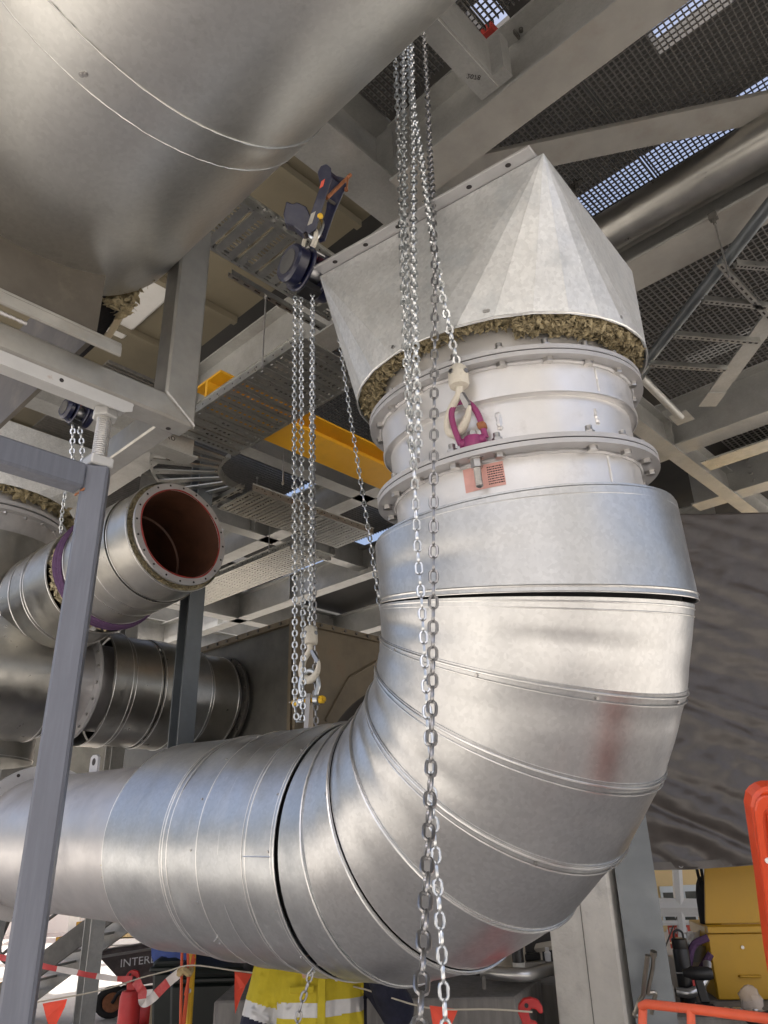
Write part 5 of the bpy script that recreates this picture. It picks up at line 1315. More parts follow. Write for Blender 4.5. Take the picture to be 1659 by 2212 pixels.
# cream shelf behind
shf = thing('steel_shelf', atd(1170, 2060, 6.0), 'cream steel shelf frame in the shadow beside the pier', 'shelf')
for (x0, y0, x1, y1) in ((1130,2052,1230,2036),(1160,2095,1230,2085)):
    mb = MB(); mb.tube([atd(x0, y0, 6.0), atd(x1, y1, 6.0)], .03, 6); mb.build('rail', 'cream_panel', shf)
for x in (1165, 1215):
    mb = MB(); mb.tube([atd(x, 2050, 6.02), atd(x+3, 2110, 6.02)], .02, 6); mb.build('upright', 'cream_panel', shf)
for x, y in ((1128, 2066), (1182, 2054)):
    mb = MB(); mb.lathe(atd(x, y, 5.9)-UP*.06, UP, [(.001,0),(.02,0),(.022,.05),(.012,.06),(.014,.08),(.001,.08)], 14); mb.build('lamp_bulb', 'white_paint', shf, smooth=True)
# yellow cabinet
cb0 = atd(1552, 2160, 5.75); cw, cdp = .55, .45
cab = thing('yellow_cabinet', V((cb0.x+cw/2, cb0.y, ZP)), 'yellow steel cabinet with handle and lock at the lower right', 'cabinet')
cx_ = V((math.cos(-.12), math.sin(-.12), 0)); cy_ = V((-math.sin(-.12), math.cos(-.12), 0))
c0_ = V((cb0.x, cb0.y, ZP))
def cbox(x0, x1, y0, y1, z0, z1): return c0_+cx_*(x0+x1)/2+cy_*(y0+y1)/2+UP*(z0+z1)/2, (x1-x0, y1-y0, z1-z0), (cx_, cy_, UP)
mb = MB(); mb.box(*cbox(0, cw, .02, cdp, .004, .40)); mb.build('carcass', 'cabinet_yellow', cab, bevel=.006)
mb = MB(); mb.box(*cbox(.004, cw-.004, .0, .0185, .006, .36)); mb.build('drawer_front', 'cabinet_yellow', cab, bevel=.004)
mb = MB(); mb.prism([c0_+cx_*.004+cy_*.0185+UP*.365, c0_+cx_*.004-cy_*.03+UP*.368, c0_+cx_*.004-cy_*.03+UP*.40, c0_+cx_*.004+cy_*.0185+UP*.41], cx_*(cw-.008)); mb.build('lip', 'cabinet_yellow', cab)
mb = MB(); mb.prism([c0_+cx_*.01+cy_*.03+UP*.412, c0_+cx_*(cw)+cy_*.03+UP*.412, c0_+cx_*(cw+.12)+cy_*.06+UP*1.05, c0_+cx_*.13+cy_*.06+UP*1.05], cy_*.02); mb.build('open_lid', 'cabinet_yellow', cab, bevel=.004)
mb = MB(); mb.tube([c0_+cx_*.15-cy_*.002+UP*.13, c0_+cx_*.15-cy_*.022+UP*.13, c0_+cx_*.27-cy_*.022+UP*.13, c0_+cx_*.27-cy_*.002+UP*.13], .007, 8); mb.build('handle', 'cabinet_yellow', cab, smooth=True)
mb = MB(); mb.hexa(c0_+cx_*.20-cy_*.001+UP*.285, -cy_, .010, .008, 14); mb.build('lock', 'bolt_zinc', cab)
# cream box left of it, drum bottle, bag, sling, basin
p = atd(1472, 2165, 5.95)
bx('cream_box', V((p.x+.16, p.y+.1, ZP+.095)), (.30, .2, .19), 'cream_panel', 'cream box on the plinth between the black bottle and the yellow cabinet', 'box', -.1)
p = atd(1486, 2150, 5.6); p.z = ZP
bt = thing('water_bottle', p, 'tall black water bottle with loop handle on the right plinth', 'bottle')
mb = MB(); mb.lathe(p, UP, [(.001,0),(.046,0),(.048,.01),(.048,.285),(.044,.295),(.046,.30),(.046,.345),(.040,.352),(.001,.352)], 24); mb.build('body', 'bottle_black', bt, smooth=True)
mb = MB(); mb.tube(catmull([p+UP*.35-V((.03,0,0)), p+UP*.385-V((.022,0,0)), p+UP*.395+V((.005,0,0)), p+UP*.38+V((.028,0,0)), p+UP*.35+V((.03,0,0))], 4), .007, 8); mb.build('loop_handle', 'bottle_black', bt, smooth=True)
p = atd(1530, 2030, 5.9); 
bp_ = thing('backpack', p, 'black backpack hanging by straps beside the yellow cabinet', 'backpack')
mb = MB(); vs = []; NU, NV = 18, 12; fs = []
for j in range(NV+1):
    t = j/NV; th_ = math.pi*t
    for i in range(NU):
        ph = 2*math.pi*i/NU; r = math.sin(th_)**.55*(1+.05*math.sin(3*ph+5*t))
        vs.append(atd(1534, 1992, 5.95)+V((.062*r*math.cos(ph), .09*r*math.sin(ph), .27*math.cos(th_)*(1) + .01*math.sin(ph*2))))
for j in range(NV):
    for i in range(NU): fs.append((j*NU+i, j*NU+(i+1) % NU, (j+1)*NU+(i+1) % NU, (j+1)*NU+i))
mb.add(vs, fs); mb.build('bag', 'black_fabric', bp_, smooth=True)
for dx in (0, 10):
    mb = MB(); mb.tube([atd(1503+dx, 1868, 5.9), atd(1522+dx*.6, 1950, 5.9)], .010, 6); mb.build('strap', 'black_fabric', bp_)
p = atd(1505, 2082, 5.95); p.z = ZP+.19+.056
bs_ = thing('tool_basin', p, 'grey plastic tub with rags on the cream box', 'tub')
mb = MB(); mb.lathe(p-UP*.055, UP, [(.001,0),(.10,0),(.135,.09),(.145,.095),(.13,.09),(.095,.012),(.001,.012)], 24); mb.build('tub', 'tray', bs_, smooth=True)
wool('rag', bs_, p+UP*.04, UP, .0, .08, -.01, .03, 14, 'white_paint', 31, .04)
sl2 = thing('hanging_sling', atd(1500, 2120, 5.7), 'dark purple webbing sling hanging over the cream box behind the drill', 'sling')
for k, pts in enumerate((((1530,2025),(1500,2040),(1490,2070),(1487,2110),(1489,2150)), ((1535,2060),(1520,2085),(1505,2110),(1497,2135),(1494,2155)))):
    mb = MB(); mb.tube(catmull([atd(x, y, 5.68) for x, y in pts], 5), .021, 8); mb.build('webbing', 'purple_sling', sl2, smooth=True)
# cordless drill
p = atd(1523, 2178, 5.35); p.z = ZP
dr = thing('cordless_drill', p, 'black and red cordless drill standing on the plinth', 'cordless drill')
X = V((.96, -.28, 0)).normalized(); Y = UP.cross(X)
mb = MB(); mb.prism([p+X*-.055-Y*.035, p+X*.055-Y*.035, p+X*.055+Y*.035, p+X*-.055+Y*.035], UP*.055); mb.build('battery', 'black_plastic', dr, bevel=.01)
mb = MB(); mb.prism([p+X*-.057-Y*.0365+UP*.006, p+X*.057-Y*.0365+UP*.006, p+X*.057-Y*.0365+UP*.016, p+X*-.057-Y*.0365+UP*.016], Y*.0005); mb.build('red_trim', 'red_plastic', dr)
mb = MB(); mb.prism([p+X*-.02-Y*.016+UP*.055, p+X*.035-Y*.016+UP*.055, p+X*.012-Y*.016+UP*.175, p+X*-.035-Y*.016+UP*.175], Y*.032); mb.build('grip', 'black_plastic', dr, bevel=.008)
mb = MB(); mb.lathe(p+X*-.09+UP*.20, X, [(.001,0),(.018,0),(.026,.03),(.034,.045),(.036,.10),(.034,.145),(.026,.165),(.001,.168)], 20); mb.build('motor_body', 'black_plastic', dr, smooth=True)
mb = MB(); mb.cyl(p+X*-.13+UP*.20, p+X*-.088+UP*.20, .004, 8); mb.build('bit', 'chain_steel', dr)
mb = MB(); mb.box(p+X*-.038+UP*.155, (.012, .02, .035), (X, Y, UP)); mb.build('trigger', 'red_plastic', dr)
# vacuum pipe elbow behind
mb = MB(); mb.tube(catmull([atd(1462, 2142, 5.5), atd(1490, 2145, 5.5), atd(1512, 2132, 5.55), atd(1527, 2105, 5.6), atd(1528, 2080, 5.65)], 5), .026, 14); tag(mb.build('elbow_conduit', 'conduit', None, smooth=True), 'shiny bent pipe curving up behind the cordless drill', 'pipe')
# loose fittings
rnd = random.Random(5)
for i, (x, y) in enumerate(((1565,2180),(1580,2172),(1592,2186),(1604,2178),(1618,2170),(1630,2184),(1646,2172))):
    q = atd(x, y, 5.3); q.z = ZP+.022
    v = V((rnd.uniform(-1,1), rnd.uniform(-.6,.6), 0)).normalized(); mb = MB()
    mb.cyl(q-v*.05, q+v*.02, .015, 12); mb.hexa(q+v*.02, v, .022, .022); mb.cyl(q+v*.042, q+v*.06, .016, 12)
    tag(mb.build('hose_fitting', 'conduit'), ['first', 'second', 'third', 'fourth', 'fifth', 'sixth', 'seventh'][i]+' loose hose fitting counted from the drill along the right plinth', 'fitting', 'loose hose fittings')
q = atd(1652, 2195, 5.15); q.z = ZP
mb = MB(); mb.tube([q+UP*(.03+.0)+V((math.cos(a)*.09, math.sin(a)*.07, .008*math.sin(3*a))) for a in [2*math.pi*k/24 for k in range(24)]], .022, 8, closed=True); tag(mb.build('hose_coil', 'rubber', None, smooth=True), 'dark coiled hose on the plinth at the right edge', 'hose')
q = atd(1620, 2150, 5.4); q.z = ZP+.05
mb = MB(); rnd = random.Random(8); vs = []; fs = []
for j in range(9):
    for i in range(14):
        ph = 2*math.pi*i/14; th_ = math.pi*j/8; r = 1+.22*math.sin(3*ph+2*j)+.12*math.sin(7*ph)
        vs.append(q+V((math.sin(th_)*math.cos(ph)*.06*r, math.sin(th_)*math.sin(ph)*.05*r, math.cos(th_)*.075+.02)))
for j in range(8):
    for i in range(14): fs.append((j*14+i, j*14+(i+1) % 14, (j+1)*14+(i+1) % 14, (j+1)*14+i))
mb.add(vs, fs); tag(mb.build('plastic_bag', 'plastic_bag', None, smooth=True), 'crumpled clear plastic bag in front of the yellow cabinet', 'bag')
# locking pliers clamped on the column
lp_ = thing('locking_pliers', dep(1400, 2140, 3.65), 'locking c-clamp pliers gripping the steel column edge', 'pliers')
Dp = 3.62
def pt(l, r, nm, m='plier_steel'):
    mb = MB(); mb.tube(catmull([dep(x, y, Dp) for x, y in l], 4), r, 8); return mb.build(nm, m, lp_, smooth=True)
pt(((1399,2063),(1396,2090),(1392,2120),(1390,2150)), .012, 'upper_handle'); pt(((1412,2058),(1410,2090),(1404,2120),(1399,2148)), .010, 'lower_handle')
pt(((1390,2148),(1380,2165),(1373,2185),(1371,2192),(1386,2197)), .010, 'jaw'); pt(((1399,2146),(1415,2145),(1413,2160),(1407,2190)), .010, 'jaw')
mb = MB(); mb.cyl(dep(1411,2066,Dp), dep(1412,2055,Dp), .016, 12); mb.build('adjust_screw', 'plier_steel', lp_)
# orange work platform basket close to the viewer
bk = thing('platform_basket', dep(1640, 2100, 1.5), 'orange red work platform basket with rail at the lower right corner', 'work platform')
mb = MB(); mb.tube([dep(1386, 2174, 1.62), dep(1397, 2169, 1.60), dep(1500, 2180, 1.52), dep(1720, 2208, 1.36)], .0092, 16); mb.build('top_rail', 'orange_rail', bk, smooth=True)
mb = MB(); mb.tube([dep(1492, 2180, 1.525), dep(1497, 2330, 1.48)], .0085, 14); mb.build('upright', 'orange_rail', bk, smooth=True)
mb = MB(); mb.tube([dep(1389, 2172, 1.62), dep(1384, 2330, 1.56)], .0092, 14); mb.build('upright', 'orange_rail', bk, smooth=True)
def panel_poly(ins): 
    return [(1617+ins, 1745+ins), (1621+ins, 1722+ins), (1634+ins, 1706+ins), (1656, 1700+ins), (1950, 1694+ins), (1950, 2160), (1676+ins, 2160), (1660+ins, 2060), (1640+ins, 1900)]
pxprism('guard_panel', [(x+8, y) for x, y in panel_poly(0)], 1.75, .05, 'orange_paint', bk, .008)
pxprism('raised_border', [(1631,1752),(1636,1730),(1648,1720),(1800,1712),(1800,1740),(1662,1744),(1652,1756),(1650,1775),(1690,2100),(1676,2100),(1652,1920)], 1.738, .0105, 'orange_paint', bk, .003)
pxprism('inner_plate', [(1658,1760),(1800,1756),(1800,2150),(1698,2150)], 1.742, .0065, 'orange_paint', bk, .003)
mb = MB(); mb.hexa(dep(1657, 1858, 1.737), -_fw, .006, .005, 12); mb.build('rivet', 'white_paint', bk)

# ================================================================== yellow building outside at the right
yb = thing('yellow_building', V((6.5, 18, GZ)), 'sunlit yellow clad building with white framed windows behind the right plinth', 'building')
Y0 = 18.0; xL, xR = 2.5, 11.0
mb = MB(); mb.box(V(((xL+xR)/2, Y0+.5, GZ+3.5)), (xR-xL, 1.0, 7)); mb.build('wall', 'building_yellow', yb)
for k in range(40):
    mb = MB(); mb.box(V((xL+.1+k*.21, Y0-.02, GZ+4.2)), (.05, .04, 5.2)); mb.build('rib', 'building_yellow', yb)
def yat(x, y): r = ray(x, y); return CAM+r*((Y0-.05)/r.y)
for (x0, y0, x1, y1) in ((1424,1915,1460,1948),(1471,1912,1510,1946),(1430,1972,1462,1990),(1472,1974,1508,1990),(1440,2008,1466,2090),(1474,2008,1512,2098)):
    a_, b__ = yat(x0, y0), yat(x1, y1); mb = MB(); c = (a_+b__)/2
    mb.box(V((c.x, Y0-.06, c.z)), (abs(b__.x-a_.x), .05, abs(a_.z-b__.z))); w_ = mb.build('window', 'window_frame', yb)
    mb = MB(); mb.box(V((c.x, Y0-.09, c.z-abs(a_.z-b__.z)*.14)), (abs(b__.x-a_.x)*.7, .012, abs(a_.z-b__.z)*.5)); mb.build('pane', 'glass_dark', w_)
# white posts and rails in front of it
wf = thing('white_railing', V((4.6, 14, GZ)), 'white painted steel posts and rails before the yellow building', 'railing')
def wat(x, y): r = ray(x, y); return CAM+r*(13.6/r.y)
for (x0, y0, x1, y1, r) in ((1462,1872,1467,1955,.08),(1467,1955,1484,2110,.07),(1416,1946,1515,1948,.05),(1416,1972,1515,1972,.06),(1418,1960,1516,1960,.10),(1425,1994,1515,1992,.04),(1518,1870,1522,1930,.03)):
    mb = MB(); mb.tube([wat(x0, y0), wat(x1, y1)], r, 6); mb.build('rail' if abs(y1-y0) < 5 else 'post', 'white_paint', wf)
mb = MB(); mb.tube([wat(1465,1972), wat(1432,2060)], .012, 6); mb.build('cable', 'steel_dark', wf)
c = wat(1479, 2022); sg = thing('fire_sign', c, 'red fire notice with white lettering on the sunlit building behind the bottle', 'sign')
mb = MB(); mb.box(c+V((0,.12,0)), (.42, .01, .36)); mb.build('board', 'sign_red', sg)
text_mesh('FIRE L', .13, 'lettering', 'print_white', sg, c+V((-.03,.11,.06)), (1,0,0), (0,0,1)); text_mesh('DO NOT C', .07, 'lettering', 'print_white', sg, c+V((-.02,.11,-.07)), (1,0,0), (0,0,1))

# ================================================================== worker
def remesh_body(name, segs, m, parent, voxel=.012, smooth_it=6, mats=None, matfn=None):
    """segs: list of (p0, r0, p1, r1[, flatten]) joined into one continuous skin by voxel remesh"""
    bm = bmesh.new()
    for (p0, r0, p1, r1) in segs:
        p0 = V(p0); p1 = V(p1); mb = MB(); n = 14; d = (p1-p0); L = d.length
        d = d.normalized() if L > 1e-6 else UP
        pts = []; rs = []
        for k in range(7):
            a = -math.pi/2+math.pi/2*k/6; pts.append(p0+d*math.sin(a)*r0*.999); rs.append(max(r0*math.cos(a), .0015))
        for k in range(1, 7):
            a = math.pi/2*k/6; pts.append(p1+d*math.sin(a)*r1*.999); rs.append(max(r1*math.cos(a), .0015))
        if L < 1e-6: pass
        mb.tube(pts, rs, n)
        b0 = [bm.verts.new(v) for v in mb.v]
        for f in mb.f:
            try: bm.faces.new([b0[i] for i in f])
            except ValueError: pass
    bmesh.ops.recalc_face_normals(bm, faces=bm.faces)
    me = bpy.data.meshes.new('tmp'); bm.to_mesh(me); bm.free()
    ob = bpy.data.objects.new('tmp', me); COL.objects.link(ob)
    md = ob.modifiers.new('r', 'REMESH'); md.mode = 'VOXEL'; md.voxel_size = voxel
    ms = ob.modifiers.new('s', 'SMOOTH'); ms.iterations = smooth_it; ms.factor = .6
    bpy.context.view_layer.update()
    dg = bpy.context.evaluated_depsgraph_get(); me2 = bpy.data.meshes.new_from_object(ob.evaluated_get(dg))
    bpy.data.objects.remove(ob)
    o0 = ORG.get(parent.name, V((0,0,0))); me2.transform(Matrix.Translation(-o0)); me2.name = name
    me2.materials.clear()
    for mm in (mats or [m]): me2.materials.append(MATS[mm])
    for p in me2.polygons:
        p.use_smooth = True
        if matfn: p.material_index = matfn(p.center+o0, p.normal)
    o = bpy.data.objects.new(name, me2); COL.objects.link(o); o.parent = parent; ORG[o.name] = o0
    return o
wc = atd(690, 2075, 4.0); WX, WY = wc.x, wc.y
man = thing('person', V((WX, WY, GZ)), 'worker in yellow and navy high visibility shirt standing behind the elbow duct, head hidden', 'person')
fy = V((0.08, -1, 0)).normalized(); fx = V((1, .08, 0)).normalized()      # fx = image right, fy = towards viewer
def bp(x, y, z): return V((WX, WY, GZ))+fx*x+fy*y+UP*z
head_tilt = V((0,0,0))
# body (skin): one continuous mesh
sh_l, el_l, wr_l = bp(-.20, .0, 1.42), bp(-.285, .02, 1.13), bp(-.275, .10, .90)
sh_r, el_r, wr_r = bp(.20, .0, 1.43), bp(.345, .10, 1.22), bp(.24, .26, 1.42)
body = [(bp(0,0,1.0), .12, bp(0,.01,1.36), .14), (bp(-.10,0,1.36), .09, bp(.10,0,1.36), .09), (bp(0,0,1.42), .06, bp(0,.02,1.56), .055),
        (bp(0,.03,1.64), .085, bp(0,.025,1.70), .095), (bp(0,.09,1.60), .045, bp(0,.10,1.62), .05), (bp(0,.125,1.645), .014, bp(0,.12,1.675), .010),
        (bp(-.095,.02,1.65), .016, bp(-.098,.02,1.67), .016), (bp(.095,.02,1.65), .016, bp(.098,.02,1.67), .016),
        (sh_l, .065, el_l, .048), (el_l, .046, wr_l, .030), (sh_r, .065, el_r, .048), (el_r, .046, wr_r, .030),
        (bp(-.09,0,.92), .11, bp(-.11,.02,.50), .065), (bp(-.11,.02,.50), .06, bp(-.12,-.01,.10), .042), (bp(.09,0,.92), .11, bp(.11,.02,.50), .065), (bp(.11,.02,.50), .06, bp(.12,-.01,.10), .042),
        (bp(-.12,-.01,.07), .045, bp(-.13,.14,.045), .035), (bp(.12,-.01,.07), .045, bp(.13,.14,.045), .035)]
def hand(w, d, side, curl):
    d = d.normalized(); s_ = side.normalized(); nrm_ = d.cross(s_).normalized(); out = []
    palm = w+d*.045
    out.append((w+d*.01, .026, w+d*.075+s_*.012, .022)); out.append((w+d*.02-s_*.012, .022, w+d*.075-s_*.022, .020))
    for k, (off, ln) in enumerate(((.030,.072),(.011,.080),(-.009,.075),(-.028,.060))):
        b_0 = w+d*.085+s_*off; k1 = b_0+(d*math.cos(curl)+nrm_*math.sin(curl))*ln*.5; k2 = k1+(d*math.cos(curl*2.1)+nrm_*math.sin(curl*2.1))*ln*.5
        out.append((b_0, .0095, k1, .0088)); out.append((k1, .0088, k2, .0075))
    t0 = w+d*.03+s_*.034; t1 = t0+(d*.6+s_*.7).normalized()*.035; t2 = t1+(d*.9+s_*.2+nrm_*.3).normalized()*.03
    out.append((w+d*.02+s_*.02, .016, t0, .014)); out.append((t0, .013, t1, .011)); out.append((t1, .011, t2, .009))
    return out
body += hand(wr_l, wr_l-el_l, fx, .5)+hand(wr_r, wr_r-el_r, -fx, .6)
remesh_body('body', body, 'skin', man, .010, 3)
def shirt_mat(c, n):
    l = c-V((WX, WY, GZ)); x, z = l.dot(fx), l.z
    da = (c-el_l)
    ax_l = (el_l-sh_l).normalized(); t_l = (c-sh_l).dot(ax_l)/(el_l-sh_l).length
    ax_r = (el_r-sh_r).normalized(); t_r = (c-sh_r).dot(ax_r)/(el_r-sh_r).length
    left_arm = x < -.185 and ((c-sh_l)-ax_l*(c-sh_l).dot(ax_l)).length < .11 or (c-wr_l).length < .25 and x < -.2
    if left_arm:
        if t_l > .80 or z < 1.16: return 1
        if t_l > .60: return 2
        return 0
    right_arm = x > .20 and t_r > .25 or (c-wr_r).length < .2 and l.dot(fy) > .14
    if right_arm:
        return 1 if t_r > .42 or l.dot(fy) > .15 else 0
    zz_ = z-.02*abs(x)*0
    if abs(zz_-(1.235+.03*x)) < .028: return 2
    if abs(zz_-(1.035)) < .028: return 2
    if z > 1.475: return 1
    return 0
shirt = [(bp(-.075,-.005,1.0), .145, bp(-.095,.0,1.33), .128), (bp(.075,-.005,1.0), .145, bp(.095,.0,1.33), .128), (bp(0,.03,1.0), .13, bp(0,.035,1.30), .125),
         (bp(-.13,0,1.385), .085, bp(.13,0,1.385), .085), (bp(0,0,1.40), .09, bp(0,.01,1.47), .075),
         (sh_l, .092, sh_l.lerp(el_l, .55), .084), (sh_l.lerp(el_l, .55), .084, el_l, .076), (el_l, .074, el_l.lerp(wr_l, .95), .052),
         (sh_r, .092, el_r, .080), (el_r, .080, el_r.lerp(wr_r, .95), .056), (bp(0,0,.93), .165, bp(0,0,1.0), .165)]
rnd = random.Random(77)
for k in range(26):   # cloth folds
    x = rnd.uniform(-.16, .16); z = rnd.uniform(1.0, 1.38); shirt.append((bp(x, .135-abs(x)*.35, z), .020, bp(x+rnd.uniform(-.07, .07), .140-abs(x)*.35, z-rnd.uniform(.03, .12)), .012))
for k in range(9):
    t = rnd.uniform(.1, .8); c = sh_l.lerp(el_l, t); shirt.append((c+fy*.075+fx*rnd.uniform(-.05, .04), .012, c+fy*.072+fx*rnd.uniform(-.05,.05)-UP*rnd.uniform(.02,.06), .010))
so = remesh_body('shirt', shirt, 'hivis', man, .006, 2, ['hivis', 'navy', 'reflective'], shirt_mat)
mb = MB(); mb.box(bp(-.075, .165, 1.315), (.11, .012, .03), (fx, fy, UP)); mb.build('pocket_flap', 'hivis', man, bevel=.005)
mb = MB(); mb.box(bp(.012, .172, 1.26), (.035, .008, .36), (fx, fy, UP)); mb.build('placket', 'hivis', man, bevel=.003)
remesh_body('trousers', [(bp(0,0,.93), .155, bp(0,0,.98), .155), (bp(-.09,0,.90), .125, bp(-.11,.02,.50), .085), (bp(-.11,.02,.50), .085, bp(-.12,-.01,.12), .075), (bp(.09,0,.90), .125, bp(.11,.02,.50), .085), (bp(.11,.02,.50), .085, bp(.12,-.01,.12), .075)], 'navy', man, .014, 3)
remesh_body('boots', [(bp(-.12,-.01,.10), .062, bp(-.13,.12,.055), .052), (bp(.12,-.01,.10), .062, bp(.13,.12,.055), .052)], 'black_fabric', man, .012, 2)
mb = MB(); hc_ = bp(0, .025, 1.715); mb.lathe(hc_, UP, [(.150,-.004),(.118,.0),(.115,.03),(.10,.075),(.06,.105),(.001,.115)], 28); mb.build('hard_hat', 'hardhat', man, smooth=True)
for s_ in (-1, 1):
    mb = MB(); mb.hexa(bp(.033*s_, .116, 1.665), fy, .012, .006, 12); mb.build('eye', 'print_dark', man)
mb = MB(); mb.box(bp(0, .128, 1.60), (.045, .012, .010), (fx, fy, UP)); mb.build('mouth', 'rust', man, bevel=.003)

# ================================================================== barrier things at the lower left
def bollard(p, label, h=1.0, r=.07):
    root = thing('barrier_bollard', p, label, 'bollard', 'red barrier bollards')
    mb = MB(); mb.lathe(p, UP, [(.001,0),(.18,0),(.18,.03),(.09,.06),(r,.09),(r,h*.42)], 24); mb.build('base', 'red_plastic', root, smooth=True)
    mb = MB(); mb.lathe(p, UP, [(r+.003,h*.42),(r+.003,h*.66)], 24); mb.build('reflective_sleeve', 'reflective', root, smooth=True)
    mb = MB(); mb.lathe(p, UP, [(r,h*.66),(r+.012,h*.67),(r+.012,h*.70),(r,h*.71),(r*.95,h*.93),(r*.8,h*.955),(.02,h*.96)], 24); mb.build('post', 'red_plastic', root, smooth=True)
    return root
def loop_head(root, p, s=1.0, d=V((1,0,0))):
    mb = MB(); n = V(d).cross(UP)
    outer = [(-.035,0),(-.04,.05),(-.055,.085),(-.05,.12),(-.025,.145),(.01,.15),(.045,.14),(.062,.11),(.062,.085),(.045,.082),(.03,.10),(.008,.105),(-.006,.085),(.0,.06),(.03,.05),(.035,0)]
    mb.prism([p+V(d)*a*s+UP*b*s-n*.012 for a, b in outer], n*.024); mb.build('hook_head', 'red_plastic', root, bevel=.004)
    mb = MB(); mb.hexa(p+UP*.118*s-V(d)*.015*s-n*.014, n, .010*s, .03, 12); mb.build('head_hole', 'print_dark', root)
pb1 = atd(286, 2112, 5.4); pb1.z = GZ
b1 = bollard(pb1, 'red barrier bollard with white sleeve in front of the wheelbarrow', 1.18, .064); loop_head(b1, V((pb1.x, pb1.y, GZ+1.13)), .7)
pb2 = atd(1145, 2196, 3.6); zb = pb2.z
pb2b = V((pb2.x, pb2.y, GZ)); b2 = bollard(pb2b, 'red barrier bollard with hook head in front of the concrete pier', zb-GZ, .075); loop_head(b2, V((pb2.x, pb2.y, zb-.06)), .85)
# bunting string with flags
st = thing('bunting_line', atd(520, 2110, 4.4), 'pale string carrying orange triangular flags across the lower edge', 'bunting')
sp = [atd(-20, 2180, 4.3), atd(90, 2163, 4.4), atd(215, 2140, 4.5), atd(305, 2112, 4.6), atd(360, 2098, 4.6), atd(415, 2085, 4.55), atd(510, 2097, 4.35), atd(600, 2108, 4.2), atd(760, 2130, 3.9), atd(920, 2176, 3.7), atd(1060, 2180, 3.6), atd(1150, 2186, 3.55)]
mb = MB(); mb.tube(catmull(sp, 5), .0035, 5); mb.build('string', 'string', st)
for (l, d) in ((((92,2168),(145,2158),(140,2175),(122,2212),(112,2240),(100,2200)), 4.38), (((507,2099),(545,2104),(530,2130),(518,2160),(508,2190),(506,2150)), 4.30), (((928,2172),(990,2180),(975,2215),(958,2260),(935,2215)), 3.66)):
    mb = MB(); vs = [atd(x, y, d+.012*math.sin(i*2.1)) for i, (x, y) in enumerate(l)]; mb.prism(vs, V((0,.002,0))); mb.build('flag', 'flag_orange', st)
# striped tape
def tape(pts, w, label, d=None):
    root = thing('barrier_tape', pts[0], label, 'tape', 'red and white barrier tape')
    pp = catmull(pts, 10); cum = 0
    seg = []; last = 0
    i = 0; k = 0
    while i < len(pp)-1:
        j = i; L = 0
        while j < len(pp)-1 and L < .11: L += (pp[j+1]-pp[j]).length; j += 1
        mb = MB(); vs = []; fs = []
        for q in range(i, j+1):
            t = (pp[min(q+1, len(pp)-1)]-pp[max(q-1, 0)]).normalized(); n = t.cross(V((0,1,0))).normalized(); vs += [pp[q]-n*w/2, pp[q]+n*w/2+V((0,.01*math.sin(q*.7),0))]
        for q in range(j-i): fs.append((2*q, 2*q+1, 2*q+3, 2*q+2))
        mb.add(vs, fs); mb.build('red_stripe' if k % 2 == 0 else 'white_stripe', 'tape_red' if k % 2 == 0 else 'tape_white', root, smooth=True)
        i = j; k += 1
    return root
tape([atd(-10, 2066, 5.5), atd(60, 2080, 5.45), atd(150, 2098, 5.4), atd(230, 2112, 5.38), atd(285, 2116, 5.33)], .030, 'sagging barrier tape from the left edge to the bollard')
tape([atd(292, 2118, 5.33), atd(306, 2140, 5.3), atd(310, 2165, 5.3), atd(330, 2155, 5.28), atd(360, 2125, 5.2), atd(392, 2098, 5.1)], .050, 'twisted barrier tape between the bollard and the yellow post')
# yellow survey post with orange cords
yp = thing('yellow_post', atd(412, 2100, 5.0), 'thin yellow post with orange cords tied round it left of the green bin', 'post')
p0_, p1_ = atd(417, 2000, 5.0), atd(407, 2240, 5.0)
mb = MB(); mb.tube([p0_+UP*.8, p1_-UP*.9], .022, 8); mb.build('stake', 'yellow_paint', yp)
for k, (xa, ya, xb, yb_) in enumerate(((394,2012,390,2212),(404,2015,398,2212),(430,2015,395,2212),(421,2070,400,2150))):
    mb = MB(); mb.tube(catmull([atd(xa, ya, 4.96), atd((xa+xb)/2+6*math.sin(k*2), (ya+yb_)/2, 4.95), atd(xb, yb_, 4.95)], 5), .008, 6); mb.build('cord', 'orange_rail', yp)
mb = MB(); mb.tube([atd(400, 2098, 4.95)+V((math.cos(a)*.03, math.sin(a)*.03, .01*math.sin(a*3))) for a in [2*math.pi*k/16 for k in range(16)]], .018, 6, closed=True); mb.build('knot', 'timber', yp)
mb = MB(); mb.hexa(atd(409, 2140, 4.97), V((0,-1,0)), .012, .01, 8); mb.build('eyelet', 'bolt_zinc', yp)
